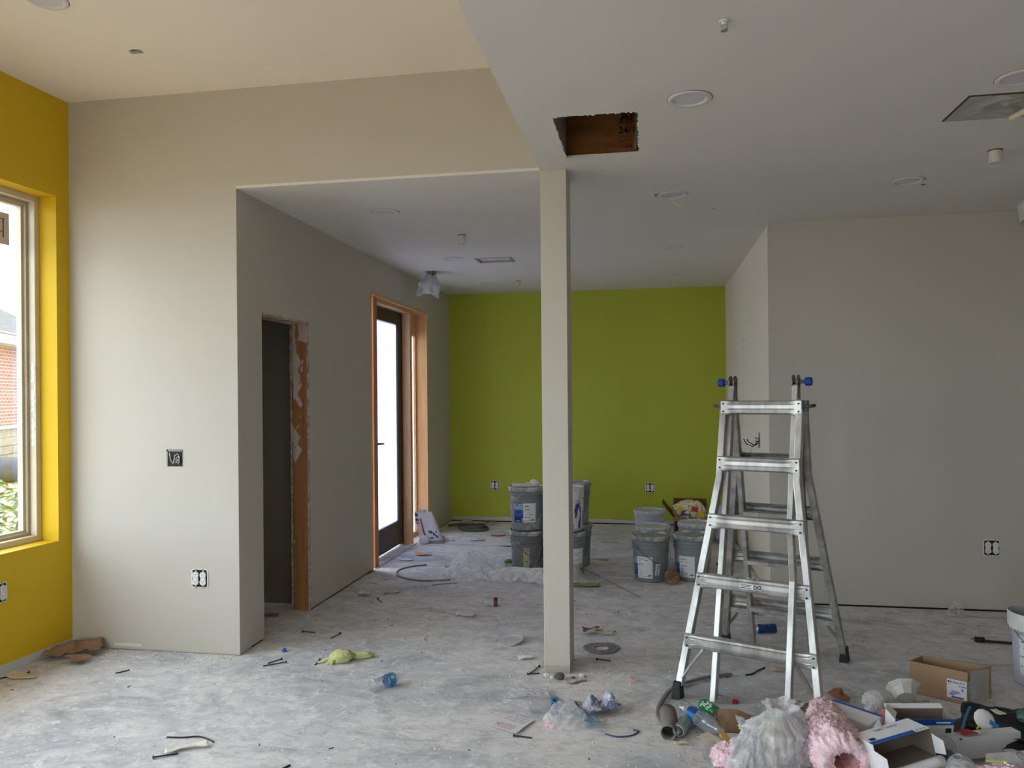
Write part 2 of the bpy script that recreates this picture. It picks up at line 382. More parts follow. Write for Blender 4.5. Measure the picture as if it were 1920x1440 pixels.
# paper label and torn film strips still on the new window
stk = MB(); stk.box(-0.1985, -0.1965, -0.49, -0.235, 2.40, 2.585)
st = stk.build('sticker', mat('sticker_paper', (206, 196, 188), var=.04), win1)
ink = mat('sticker_ink', (96, 70, 66), var=0.05)
mb = MB()
for a, b, c, d in [(-.47, -.42, 2.50, 2.505), (-.43, -.27, 2.545, 2.549), (-.28, -.272, 2.44, 2.55), (-.42, -.36, 2.46, 2.464), (-.36, -.32, 2.42, 2.43), (-.33, -.325, 2.43, 2.52), (-.45, -.4, 2.43, 2.438), (-.40, -.30, 2.512, 2.516), (-.31, -.285, 2.47, 2.476)]:
    mb.box(-0.1966, -0.1955, a, b, c, d)
mb.build('printed_lines', ink, st)
filmm = mat('film_scrap', (222, 226, 228), var=.04, rough=.4)
for z0, z1, d in ((1.60, 1.72, 0), (1.42, 1.55, .3), (1.22, 1.38, .6)):
    mb = MB(); mb.grid(lambda u, v: (-0.15 + 0.02 * u, -0.1356 - .0015 * math.sin(v * 20 + d), z0 + (z1 - z0) * v + 0.01 * math.sin(u * 3 + d)), 3, 10)
    mb.build('film_strip', filmm, win1, solid=0.0006)
# back-left pier and header wall (one plane), thickness of a stud wall
mb = MB(); slab(mb, 'y', YB, 0.13, YW - 0.02, XF, 0.003, H2 + 0.05, [(XL, XF + 1, 0.0, H1 + .0165)])
struct(mb.build('wall_back', paint))
# hall wall with the two openings
D1 = (4.43, 5.105, 0.0, 2.03); O2 = (6.33, 8.055, 0.0, 2.405)
mb = MB(); slab(mb, 'x', XL - 0.14, 0.14, YB + 0.1305, YG, 0.012, H1 + .02, [D1, O2])
struct(mb.build('wall_hall', paint))
mb = MB()
for a, b in ((4.28, D1[0] - .01), (D1[1] + .01, O2[0] - .01), (O2[1] + .01, YG)): mb.box(XL - 0.12, XL - 0.008, a, b, 0.0, 0.0125)
mb.build('sole_gap', dark_gap, floor)
# dark closet behind the first opening
mb = MB(); mb.box(-3.6, XL - .135, 5.20, 5.30, 0.012, H1); mb.box(-3.6, -3.5, 4.2, 5.3, 0.012, H1)
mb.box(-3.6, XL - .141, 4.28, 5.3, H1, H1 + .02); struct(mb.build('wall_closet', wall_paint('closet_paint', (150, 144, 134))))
# green wall, side wall with door light in its colour, right-hand wall, unseen walls
mb = MB(); slab(mb, 'y', YG, 0.13, -2.6, 1.1, 0.014, H1 + .02, []); struct(mb.build('wall_green', paint_g))
mb = MB(); mb.box(-2.36, 1.0, YG + .01, YG + .1, 0, 0.0145); mb.build('sole_gap', dark_gap, floor)
cream = wall_paint('door_lit_paint', (242, 233, 216), (196, 190, 178), 0.012, 0.012)  # same wall paint, lightened to stand in for the glow from the glazed door
mb = MB(); slab(mb, 'x', XR, 0.13, YR + 0.1305, YG, 0.012, H1 + .02, []); struct(mb.build('wall_side', cream))
mb = MB(); slab(mb, 'y', YR, 0.13, XR, 4.6, 0.014, H1 + .02, []); struct(mb.build('wall_right', paint))
mb = MB(); mb.box(XR + .008, 4.55, YR + .008, YR + .1, 0, 0.0145); mb.box(XR + .008, XR + .1, YR + .01, YG, 0, 0.0125); mb.build('sole_gap', dark_gap, floor)
mb = MB(); slab(mb, 'x', 4.5, 0.13, -2.9, YR, 0.0, H1 + .02, []); struct(mb.build('wall_far_right', paint))
RW = [(-3.2, -1.8, 0.3, 2.6), (-1.5, -0.5, 0.0, 2.5)]
mb = MB(); slab(mb, 'y', -2.95, 0.13, -4.2, 4.6, 0.0, H2 + .05, RW); struct(mb.build('wall_rear', paint))
for n_, (a, b, c, d) in enumerate(RW):
    mb = MB()
    for x in (a, b - .05): mb.box(x, x + .05, -2.92, -2.86, c, d)
    mb.box(a + .05, b - .05, -2.92, -2.86, c, c + .05); mb.box(a + .05, b - .05, -2.92, -2.86, d - .05, d)
    o = struct(mb.build('window_%d' % (n_ + 3), mat('dark_bronze_frame', (58, 50, 44), rough=.4)))
    mb = MB(); mb.box(a + .05, b - .05, -2.893, -2.887, c + .05, d - .05); mb.build('pane', glass_mat('window_glass'), o)
# ceilings
HT = (-0.408, -0.036, 3.365, 3.967); HD = (1.312, 1.95, 3.457, 3.757); HRct = (0.045, 0.125, 4.775, 4.845); HR = (-1.50, -1.20, 6.69, 6.885)
mb = MB(); slab(mb, 'z', H1, 0.016, XF, 4.6, -2.95, YG, [HT, HD, HRct]); 
mb2 = MB(); slab(mb2, 'z', H1, 0.016, XL, XF, YB, YG, [HR]); mb._add(mb2.v, mb2.f)
ceiling = struct(mb.build('ceiling', ceil_m))
mb = MB(); mb.box(-4.2, XF + .02, -2.95, YB + .05, H2, H2 + .1); struct(mb.build('ceiling_high', ceil_hi))
mb = MB(); mb.box(XF, XF + .1, -2.95, YB, H1 + .016, H2 + .05); struct(mb.build('wall_fascia', paint))
mb = MB(); mb.box(-2.6, 4.7, YB + .14, 9.2, 3.25, 3.3); mb.box(XF + .12, 4.7, -3, YB + .14, 3.25, 3.3); mb.box(-2.6, 4.7, YG + .14, YG + .2, 2.6, 3.25); mb.box(4.64, 4.7, -3, 9.1, 2.6, 3.25); mb.box(-2.6, -2.52, 4.3, 9.14, 2.6, 3.25); mb.box(XF + .12, 4.6, -3.05, -2.96, 2.6, 3.25); struct(mb.build('ceiling_deck', mat('roof_deck', (120, 92, 62), rough=.9)))
# column
mb = MB(); mb.box(-0.568, -0.427, 4.135, 4.355, 0.0, H1)
colm = struct(mb.build('column', wall_paint('column_paint', (196, 190, 178), (176, 170, 158), .04, .03), bevel=0.003))
# slab control joint and the joint along the door opening
mb = MB()
def joint(mb, a, b, wd=0.006):
    a = Vector(a); b = Vector(b); d = (b - a).normalized(); s = Vector((-d.y, d.x)) * wd / 2
    mb._add([(a.x + s.x, a.y + s.y, .0012), (a.x - s.x, a.y - s.y, .0012), (b.x - s.x, b.y - s.y, .0012), (b.x + s.x, b.y + s.y, .0012)], [(0, 1, 2, 3)])
joint(mb, (-0.66, 6.84), (-0.07, 5.77)); joint(mb, (XL + .012, 6.2), (XL + .012, 7.62), .008)
mb.build('slab_joint', dark_gap, floor)
# jamb of the rough doorway: orange lumber with torn paper and mud
def torn_wood():
    m = mat('orange_stud', (180, 126, 80), rgb2=(144, 98, 62), stretch=(9, 9, .5), scale=3, lo=.3, hi=.7, rough=.7)
    m = m.copy(); m.name = 'stud_with_torn_paper'; k = NT(m); p = k.n['Principled BSDF']; src = p.inputs['Base Color'].links[0].from_socket
    ge = k.add('ShaderNodeNewGeometry'); mp = k.add('ShaderNodeMapping'); mp.inputs['Scale'].default_value = (6, 6, 2.2); k.link(ge.outputs['Position'], mp.inputs[0])
    n = k.add('ShaderNodeTexNoise', i_Scale=1.6, i_Detail=6.0, i_Roughness=.55); k.link(mp.outputs[0], n.inputs[0])
    sp = k.add('ShaderNodeSeparateXYZ'); k.link(ge.outputs['Position'], sp.inputs[0])
    mr = k.add('ShaderNodeMapRange'); mr.inputs[1].default_value = 0.95; mr.inputs[2].default_value = 1.9; mr.inputs[3].default_value = -0.16; mr.inputs[4].default_value = 0.06; k.link(sp.outputs[2], mr.inputs[0])
    ad = k.add('ShaderNodeMath', operation='ADD'); k.link(n.outputs[0], ad.inputs[0]); k.link(mr.outputs[0], ad.inputs[1])
    gt = k.add('ShaderNodeMath', operation='GREATER_THAN'); gt.inputs[1].default_value = .53; k.link(ad.outputs[0], gt.inputs[0])
    mx = k.add('ShaderNodeMix', data_type='RGBA'); k.link(gt.outputs[0], mx.inputs[0]); k.link(src, mx.inputs[6]); mx.inputs[7].default_value = lin((200, 178, 164)); k.link(mx.outputs[2], p.inputs['Base Color'])
    return m
stud_m = torn_wood()
mb = MB(); mb.box(XL - .124, XL - .012, D1[1] - .012, D1[1] + .002, 0.0, D1[3] - .012)
mb.box(XL - .124, XL - .012, D1[0] - .002, D1[1], D1[3] - .012, D1[3] + .002)
tr1 = struct(mb.build('trim_1', stud_m))
mb = MB()
for x in (XL - .1395, XL - .0125): mb.box(x, x + .012, D1[1] - .014, D1[1] - .0005, 0.0, D1[3] - .013); mb.box(x, x + .012, D1[0], D1[1] - .014, D1[3] - .014, D1[3] - .0005)
mb.build('drywall_edge', gyp, tr1)
sc_m = mat('torn_paper', (206, 190, 178), var=.05)
for i, (z, h, dx) in enumerate([(1.83, .22, 0), (1.62, .16, .02), (1.3, .12, -.02), (1.17, .10, .01)]):
    mb = MB(); mb.grid(lambda u, v: (XL - .125 + dx * .5 + u * (.05 + .02 * math.sin(v * 7 + i)), D1[1] - .0135 - .006 * abs(math.sin(u * 4 + i)) * (1 - v), z - h * v + .03 * math.sin(u * 5 + i)), 5, 5)
    mb.build('paper_flap', sc_m, tr1, solid=.0008)
# exterior door opening: lumber framing, dark bronze door with frosted glass, sidelight
fir = wood('fir_lumber', (226, 184, 138), (206, 158, 112)); fir_r = wood('reddish_lumber', (196, 142, 108), (172, 118, 84)); fir_h = wood('fir_head', (222, 182, 136), (200, 154, 108), rot='y')
t2 = MB(); t2.box(XL - .14, XL + .004, O2[0] - .004, O2[0] + .018, 0, O2[3]); t2.box(XL - .14, XL + .004, O2[0] + .018, O2[1], O2[3] - .022, O2[3] + .01)
tr2 = struct(t2.build('trim_2', fir_h, bevel=.002))
mb = MB(); mb.box(XL - .14, XL + .003, O2[1] - .02, O2[1] + .008, 0, O2[3] - .022); mb.build('far_jamb', fir, tr2, bevel=.002)
mb = MB(); mb.box(XL - .10, XL - .012, 6.435, 6.525, 0, O2[3] - .022); mb.build('near_stud', fir_r, tr2, bevel=.002)
mb = MB(); mb.box(XL - .12, XL - .03, 7.535, 7.605, 0, O2[3] - .022); mb.build('middle_stud', fir, tr2, bevel=.002)
mb = MB(); mb.box(XL - .12, XL - .03, 6.53, 7.53, O2[3] - .06, O2[3] - .024); mb.build('head_board', fir_h, tr2)
bronze = mat('bronze_door', (62, 42, 32), rough=.35, var=.1, scale=4)
d = MB(); DX = XL - .115; DY0, DY1 = 6.56, 7.505
d.box(DX - .045, DX, DY0, DY0 + .10, .02, 2.33); d.box(DX - .045, DX, DY1 - .10, DY1, .02, 2.33); d.box(DX - .045, DX, DY0 + .1, DY1 - .1, .02, .26); d.box(DX - .045, DX, DY0 + .1, DY1 - .1, 2.22, 2.33)
door = struct(d.build('door_1', bronze, bevel=.003))
fr = mat('frosted_glass', (202, 206, 222), rough=.5, var=.03, scale=2.2, trans=1.0, detail=6)
mb = MB(); mb.box(DX - .027, DX - .019, DY0 + .09, DY1 - .09, .25, 2.23); mb.build('pane', fr, door)
mb = MB(); mb.box(DX - .052, DX + .004, DY1 + .001, DY1 + .03, 0, 2.345); mb.box(DX - .052, DX + .004, DY0 - .03, DY0 - .001, 0, 2.345); mb.box(DX - .052, DX + .004, DY0 - .03, DY1 + .03, 2.332, 2.36)
mb.build('door_frame', bronze, door)
mb = MB(); mb.tube([(DX, 6.70, 1.07), (DX + .045, 6.70, 1.07), (DX + .055, 6.72, 1.07), (DX + .05, 6.82, 1.065)], .009, 8); mb.lathe([(.026, 0), (.026, .01)], 16, TR(DX, 6.70, 1.07, 0, PI / 2, 0), cap1=True)
mb.build('handle', mat('dark_handle', (48, 40, 36), rough=.35, metal=.6), door)
mb = MB(); mb.box(DX - .03, DX - .024, 7.61, O2[1] - .02, .03, 2.15)
wn = struct(mb.build('window_5', glass_mat('sidelight_film', (.95, .95, .97), .02, white=.7)))
mb = MB(); mb.box(DX - .05, DX - .005, 7.606, 7.63, 0, 2.38); mb.box(DX - .05, DX - .005, O2[1] - .05, O2[1] - .021, 0, 2.38); mb.box(DX - .05, DX - .005, 7.63, O2[1] - .05, 2.15, 2.38); mb.box(DX - .05, DX - .005, 7.63, O2[1] - .05, 0, .05)
mb.build('window_frame', fir, wn)
# lumber above the cut hatch
ply = mat('plywood', (146, 92, 40), rgb2=(104, 60, 26), stretch=(1.5, 4, 5), scale=4, lo=.3, hi=.7, rough=.7)
mb = MB(); mb.box(-.44, .3, 3.985, 4.003, H1 + .018, 3.24); bd = struct(mb.build('trim_3', ply))
inkb = mat('stencil_ink', (40, 30, 26), var=.02)
MT = lambda x, z: Matrix.Translation((x, 3.9843, z)) @ R3(PI / 2, 0, 0)
text('APA', .062, MT(-.132, 2.905), inkb, bd, sx=1.15, bold=.0015); text('24/16', .05, MT(-.140, 2.838), inkb, bd, bold=.0012)
text('RATED SHEATHING', .018, MT(-.138, 2.884), inkb, bd); text('EXPOSURE 1', .017, MT(-.138, 2.816), inkb, bd); text('SIZED FOR SPACING', .017, MT(-.138, 2.797), inkb, bd)
text('\u2014 508', .026, MT(-.142, 2.762), inkb, bd, bold=.0008)
mb = MB()
for z in (2.8985, 2.8945): mb.box(-.138, -.0, 3.9838, 3.9845, z, z + .002)
mb.build('stencil_rule', inkb, bd)
mb = MB(); mb.box(-.425, -.409, 3.3, 3.984, H1 + .017, 3.24); struct(mb.build('trim_4', mat('drywall_return', (158, 146, 134), var=.04)))
mb = MB(); mb.box(-.06, -.05, 3.9, 3.984, H1 + .03, H1 + .075)
mb.box(-.055, -.0, 3.86, 3.87, H1 + .017, 3.2); struct(mb.build('trim_5', mat('grey_joist', (120, 112, 100), var=.05)))
# crumbly gypsum edge round the hatch
rg = random.Random(4)
for k_, (x0, y0, x1, y1) in enumerate([(HT[0], HT[2], HT[0], HT[3]), (HT[0], HT[3], HT[1], HT[3]), (HT[0], HT[2], HT[1], HT[2]), (HT[1], HT[2], HT[1], HT[3])]):
    mb = MB()
    for i in range(26):
        t = rg.random(); s = rg.uniform(.002, .007)
        mb.cbox((x0 + (x1 - x0) * t, y0 + (y1 - y0) * t, H1 + rg.uniform(0, .004)), (s * 1.6, s * 1.6, s), None)
    o = mb.build('torn_gypsum', mat('torn_gyp', (226, 222, 214), var=.03), ceiling); tag(o, kind='stuff')

# portals only guide the sky light through the openings
def portal(loc, rot, sx, sy):
    l = bpy.data.lights.new('sky_portal', 'AREA'); l.shape = 'RECTANGLE'; l.size = sx; l.size_y = sy; l.cycles.is_portal = True
    o = bpy.data.objects.new('sky_portal', l); col.objects.link(o); o.location = loc; o.rotation_euler = rot
A = math.atan(.045)
for yc in ((WY0 + WY1) / 2, -4.45):
    portal((YW - .24 + yc * .045, 4.14 + yc, (WZ0 + WZ1) / 2), (0, -PI / 2, -A), 2.0, 2.2 if yc > -2 else 3.5)
for a, b, c, d in RW: portal(((a + b) / 2, -2.94, (c + d) / 2), (-PI / 2, 0, 0) , b - a, d - c)
portal((XL - .2, 7.2, 1.2), (0, -PI / 2, 0), 2.35, 1.6)
# ================================================================== OUTSIDE (seen through window_1)
mb = MB(); mb.box(-60, -3.9, -30, 60, -.25, -.12); mb.box(-3.9, 40, -40, -3.0, -.25, -.12)
tag(mb.build('ground_outside', mat('pale_concrete_lot', (170, 152, 124), scale=1.2)), kind='structure')
def brick_building():
    b = empty('brick_building', (-16.4, 17.6, -.12), 'single-storey red brick building with stone base and grey shingle roof outside window', 'building', rot=(0, 0, math.radians(24)))
    # local frame: wall face is the plane x=0 running along y, outside faces +x
    m = bpy.data.materials.new('red_brick'); m.use_nodes = True; k = NT(m); p = k.n['Principled BSDF']; p.inputs['Roughness'].default_value = .9
    tc = k.add('ShaderNodeTexCoord'); sp = k.add('ShaderNodeSeparateXYZ'); k.link(tc.outputs['Object'], sp.inputs[0]); cb = k.add('ShaderNodeCombineXYZ')
    k.link(sp.outputs[1], cb.inputs[0]); k.link(sp.outputs[2], cb.inputs[1])
    br = k.add('ShaderNodeTexBrick', i_Scale=1.0); br.inputs['Brick Width'].default_value = .24; br.inputs['Row Height'].default_value = .085; br.inputs['Mortar Size'].default_value = .010
    br.inputs['Color1'].default_value = lin((136, 88, 82)); br.inputs['Color2'].default_value = lin((120, 74, 70)); br.inputs['Mortar'].default_value = lin((164, 148, 140)); k.link(cb.outputs[0], br.inputs[0]); k.link(br.outputs[0], p.inputs['Base Color'])
    mb = MB(); mb.box(-7, 0, -10, 4, 0.9, 3.05); mb.build('wall', m, b)
    st_ = mat('stone_veneer', (128, 118, 104), rgb2=(108, 100, 88), scale=4)
    rr = random.Random(3); z = 0
    for row, hgt in enumerate((.24, .22, .22, .22)):
        y = -10.0 - rr.random() * .3
        while y < 4:
            l = rr.uniform(.35, .75)
            mb = MB(); mb.box(-.04, .05 + rr.uniform(0, .02), y, y + l - .015, z, z + hgt - .015); mb.build('stone', st_, b); y += l
        z += hgt
    mb = MB(); mb.box(-.05, .13, -10.1, 4.1, .89, .97); mb.build('stone_ledge', mat('ledge', (150, 146, 138)), b)
    mb = MB(); mb.box(-.1, .45, -10.4, 4.4, 3.0, 3.28); mb.build('fascia', mat('white_fascia', (190, 190, 188), var=.02), b)
    sh = bpy.data.materials.new('grey_shingles'); sh.use_nodes = True; k = NT(sh); p = k.n['Principled BSDF']; p.inputs['Roughness'].default_value = .95
    tc = k.add('ShaderNodeTexCoord'); sp = k.add('ShaderNodeSeparateXYZ'); k.link(tc.outputs['Object'], sp.inputs[0]); cb = k.add('ShaderNodeCombineXYZ'); k.link(sp.outputs[1], cb.inputs[0]); k.link(sp.outputs[2], cb.inputs[1])
    br = k.add('ShaderNodeTexBrick', i_Scale=1.0); br.inputs['Brick Width'].default_value = .3; br.inputs['Row Height'].default_value = .09; br.inputs['Mortar Size'].default_value = .012
    br.inputs['Color1'].default_value = lin((84, 84, 88)); br.inputs['Color2'].default_value = lin((66, 66, 70)); br.inputs['Mortar'].default_value = lin((48, 48, 50)); k.link(cb.outputs[0], br.inputs[0]); k.link(br.outputs[0], p.inputs['Base Color'])
    mb = MB(); mb.prism([(.5, 3.22), (-3.4, 5.3), (-7.3, 3.22)], -10.4, 4.4); mb.build('roof', sh, b)
brick_building()
def car(loc, rz, rgb, label):
    c = empty('car', loc, label, 'car', rot=(0, 0, rz))
    paintc = mat('car_paint_%d' % rgb[0], rgb, rough=.3, var=.02, coat=.6)
    prof = [(-2.2, .3), (-2.25, .75), (-1.6, .95), (-.9, 1.42), (.7, 1.45), (1.5, .98), (2.2, .85), (2.25, .35)]
    mb = MB(); mb.prism(prof, -.85, .85); mb.build('body', paintc, c, bevel=.05)
    mb = MB(); mb.prism([(-1.45, .98), (-.85, 1.37), (.62, 1.4), (1.3, 1.0)], -.862, .862); mb.build('side_window', mat('car_glass', (30, 36, 44), rough=.1), c)
    for x in (-1.35, 1.35):
        for y in (-.86, .86):
            mb = MB(); mb.lathe([(.0, -.1), (.2, -.1), (.3, -.09), (.32, -.04), (.32, .04), (.3, .09), (.2, .1), (0, .1)], 20, TR(x, y, .32, PI / 2, 0, 0)); wv = mb.build('wheel', mat('tyre', (34, 34, 36), rough=.8), c, smooth=True)
            mb = MB(); mb.lathe([(0, .105), (.17, .103)], 16, TR(x, y, .32, PI / 2, 0, 0)); mb.lathe([(0, -.105), (.17, -.103)], 16, TR(x, y, .32, PI / 2, 0, 0)); mb.build('hub_cap', mat('hub', (150, 150, 152), rough=.3, metal=.7), wv)
car((-9.45, 13.05, -.12), math.radians(100), (96, 60, 60), 'dark red car parked outside window with only its front wheel showing')
mb = MB(); mb.v = []
lowm = blob((3.6, 1.0, .55), 5, .12, 2, 3); o = lowm.build('car_stand_in', mat('dark_blue_grey', (56, 66, 78), rgb2=(40, 48, 58), scale=6), smooth=True); place(o, (-12.9, 13.3, -.12), (0, 0, .3)); tag(o, 'dark low mound standing in for a car in front of the brick building', 'car stand-in')  # added mound standing in for a dark parked car, not planting
# leafy shrub under the window
sb = empty('garden_shrub', (-4.75, 4.75, -.12), 'leafy green shrub growing just outside the window', 'shrub')
mb = MB(); rr = random.Random(8)
for i in range(1500):
    a = rr.random() * 2 * PI; r = .75 * rr.random() ** .5; z = .15 + rr.random() * .95 * (1 - .35 * (r / .75) ** 2)
    l = rr.uniform(.07, .11); wd = l * .33; M = TR(r * math.cos(a), r * math.sin(a), z, rr.uniform(-.9, .9), rr.uniform(-.9, .5), rr.random() * 2 * PI)
    mb._add([(0, 0, 0), (l * .5, wd * .5, .01), (l, 0, 0), (l * .5, -wd * .5, .01)], [(0, 1, 2, 3)], M)
tag(mb.build('foliage', mat('leaf_green', (74, 104, 56), rgb2=(120, 146, 80), scale=20, rough=.5, trans=.25), sb, fix=False), kind='stuff')
mb = MB()
for i in range(9): a = i * .7; mb.tube([(0.03 * math.cos(a), .03 * math.sin(a), 0), (.25 * math.cos(a), .25 * math.sin(a), .5), (.4 * math.cos(a), .4 * math.sin(a), .85)], .008, 5)
mb.build('stem', mat('bark', (84, 66, 48)), sb)

# ================================================================== LADDER
def ladder():
    cx, cy, phi, S, Hh, w0, wf, z0, st, zb, wi = .598, 4.226, -.3983, .462, 1.55, .386, .676, .273, .2888, 1.07, .326
    alu = mat('worn_aluminium', (204, 203, 201), rough=.42, metal=.75, rgb2=(160, 158, 156), scale=9, stretch=(1, 1, .3), bump=.05, bscale=40)
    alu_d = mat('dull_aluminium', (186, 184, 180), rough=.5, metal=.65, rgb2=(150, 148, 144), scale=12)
    rub = mat('black_rubber', (40, 40, 42), rough=.6); blue = mat('blue_knob', (12, 62, 150), rough=.4, var=.03); steel = mat('hinge_steel', (120, 116, 112), rough=.4, metal=.9)
    L = empty('folding_ladder', (cx, cy, 0), 'aluminium multi-position ladder standing opened out with blue hinge knobs', 'ladder', rot=(0, 0, phi))
    def W(z): return w0 if z > zb else w0 + (wf - w0) * (zb - z) / zb
    def K(side, z, o=0): return side * (S * (1 - z / Hh) + o)
    def skx(k): return -.069 * k
    def rail(mb, side, t, zs, wfn, off, wx, wy):
        """box-section rail following (half-width(z), slope)"""
        prev = None; V = []; F = []
        for z in zs:
            k = K(side, z, off(z) if callable(off) else off); x = skx(k) + t * wfn(z) / 2 + (off(z) * .40 if callable(off) else 0)
            for a, b in ((-wx / 2, -wy / 2), (wx / 2, -wy / 2), (wx / 2, wy / 2), (-wx / 2, wy / 2)): V.append((x + a, k + b, z))
        n = len(zs)
        for j in range(n - 1):
            for i in range(4): a, b = j * 4 + i, j * 4 + (i + 1) % 4; F.append((a, b, b + 4, a + 4))
        F += [(0, 1, 2, 3), tuple((n - 1) * 4 + i for i in range(4))]
        mb._add(V, F)
    for side in (-1, 1):
        for t in (-1, 1):
            mb = MB(); rail(mb, side, t, [.012, .3, .62, .86, 1.2, Hh - .005], lambda z: wi, (lambda z: .094 * min(1, max(0, (.86 - z) / .24))) if (side < 0 and t > 0) else 0, .027, .050)
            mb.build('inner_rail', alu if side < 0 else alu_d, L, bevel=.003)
            mb = MB(); rail(mb, side, t, [.05, .5, zb - .06, zb, zb + .06, 1.465], W, .031, .033, .052)
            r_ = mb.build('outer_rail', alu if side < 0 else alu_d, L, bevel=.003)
            k = K(side, .035, .040); x = skx(k) + t * W(.03) / 2
            mb = MB(); mb._add([(x - .024, k - .03, 0), (x + .024, k - .03, 0), (x + .024, k + .03, 0), (x - .024, k + .03, 0), (x - .018, k - .022, .085), (x + .018, k - .022, .085), (x + .018, k + .022, .085), (x - .018, k + .022, .085)],
                               [(0, 3, 2, 1), (4, 5, 6, 7), (0, 1, 5, 4), (1, 2, 6, 5), (2, 3, 7, 6), (3, 0, 4, 7)])
            mb.build('foot', rub, L, bevel=.004)
            # strut from the lowest rung to the foot
            za, zc = z0 - .03, .10
            ka, kc = K(side, za, .045), K(side, zc, .045)
            a = Vector((skx(ka) + t * (W(za) / 2 - .085), ka, za)); c = Vector((skx(kc) + t * (W(zc) / 2 - .004), kc, zc))
            mb = MB(); mb.tube([a, c], .017, 4, flat=.5); mb.build('strut', alu, L)
    for side in (-1, 1):
        for i in range(5):
            z = z0 + i * st
            if side > 0 and i == 4: continue
            wd = W(z); k = K(side, z, .052); x0 = skx(k)
            mb = MB(); s = side; n = 14
            # outer rung: front plate with pinched, flared ends, ribbed tread going back
            def fn(u, v):
                x = (u - .5) * (wd + .022); e = min(1, max(0, (abs(x) - (wd / 2 - .055)) / .04)); pinch = math.sin(min(1, max(0, (abs(x) - (wd / 2 - .10)) / .05)) * PI / 2)
                prof = [(.030, -.036), (.008, -.031), (.003, -.026), (.000, -.012), (.0035, -.008), (.000, -.004), (.000, .012), (.003, .016), (.000, .022), (.004, .030), (.012, .034), (.018, .031), (.024, .034), (.030, .031), (.036, .034), (.042, .031)]
                py, pz = prof[min(len(prof) - 1, int(round(v * (len(prof) - 1))))]
                if e > 0: py = py * (1 - e) + .004 * e * (py > .01); pz = pz * (1 + .12 * e)
                return (x0 + x, k + s * (.012 - py) + 0, z + pz)
            mb.grid(fn, 30, 15); o = mb.build('rung', alu if s < 0 else alu_d, L, solid=.0025, smooth=False)
            for t in (-1, 1):
                for dz in (-.02, .02):
                    mb = MB(); mb.lathe([(0, .0), (.0045, .0), (.0045, .004), (.0, .006)], 8, TR(x0 + t * (wd / 2 - .002), k + s * .0145, z + dz, -s * PI / 2, 0, 0)); mb.build('rivet', rub, o)
            if s < 0 or i < 4:
                z2 = z - .016; k2 = K(side, z2, -.01); mb = MB()
                def fn2(u, v):
                    x = (u - .5) * (wi - .02); pr = [(-.024, -.014), (-.026, .006), (-.018, .012), (-.010, .008), (-.002, .012), (.006, .008), (.014, .012), (.024, .006), (.024, -.014)]
                    py, pz = pr[min(8, int(round(v * 8)))]
                    return (skx(k2) + x, k2 + py, z2 + pz)
                mb.grid(fn2, 2, 8); mb.build('inner_rung', alu_d, L, solid=.002)
    # steel bar tying the rear feet
    z = z0 - .055; k = K(1, z, .035); mb = MB(); mb.box(skx(k) - W(z) / 2, skx(k) + W(z) / 2, k - .004, k + .004, z - .014, z + .014); mb.build('cross_bar', alu_d, L)
    # hinges, pins and knobs
    for t in (-1, 1):
        x = t * wi / 2
        for dx, rr_ in ((-.012, .036), (.012, .036)):
            mb = MB(); mb.lathe([(0, -.003), (rr_, -.003), (rr_, .003), (0, .003)], 24, TR(x + dx, 0, Hh + .01, 0, PI / 2, 0))
            mb.box(x + dx - .003, x + dx + .003, -.030, .030, Hh - .10, Hh + .01)
            mb.build('hinge_plate', steel, L, smooth=False)
        mb = MB(); mb.tube([(x - .02, 0, Hh + .01), (x + t * .05, 0, Hh + .01)], .010, 10); mb.build('hinge_pin', steel, L)
        mb = MB(); mb.lathe([(0, -.018), (.018, -.018), (.0225, -.012), (.0225, .012), (.018, .018), (0, .018)], 12, TR(x + t * .062, 0, Hh + .01, 0, PI / 2, 0)); mb.build('knob', blue, L, smooth=False, bevel=.002)
        for sd in (-1, 1):
            zz = z0 + 4 * st + .005; kk = K(sd, zz, .040)
            mb = MB(); mb.tube([(skx(kk) + t * (w0 / 2 - .01), kk, zz), (skx(kk) + t * (w0 / 2 + .032), kk, zz - .002), (skx(kk) + t * (w0 / 2 + .055), kk - .004 * sd, zz + .004)], .011, 8, flat=.8); mb.build('lock_pin', steel, L)
            mb = MB(); mb.box(skx(kk) + t * w0 / 2 - .019, skx(kk) + t * w0 / 2 + .019, kk - .021, kk + .021, zz - .03, zz + .03); mb.build('lock_collar', mat('blue_grey_collar', (96, 104, 124), rough=.5), L, bevel=.003)
    # sticker on the second rung
    z = z0 + st; k = K(-1, z, .052) ; mb = MB(); xx = .03
    mb.box(xx - .06, xx + .045, k - .0142, k - .0132, z - .013, z + .013); sk = mb.build('sticker', mat('sticker_white', (220, 220, 218), var=.02), L)
    mb = MB(); mb.box(xx + .008, xx + .043, k - .0148, k - .0143, z - .010, z + .010); mb.build('printed_panel', rub, sk)
    mb = MB(); mb.lathe([(.0055, 0), (.0085, 0)], 20, TR(xx + .0255, k - .0152, z, PI / 2, 0, 0) @ Matrix.Diagonal((1.6, .8, 1, 1))); mb.build('printed_oval', mat('sticker_white', (220, 220, 218)), sk)
    mb = MB()
    for q in range(3): mb.box(xx - .055, xx - .002 - .008 * (q % 2), k - .0148, k - .0143, z - .009 + q * .007, z - .006 + q * .007)
    mb.build('printed_lines', rub, sk)
    mb = MB(); mb.lathe([(0, 0), (.013, 0), (.012, .004), (0, .005)], 9, TR(skx(K(1, z, .06)) + W(z) / 2 - .006, K(1, z, .035), z, PI / 2, 0, 0)); mb.build('paint_spot', mat('red_paint', (150, 52, 50)), L)
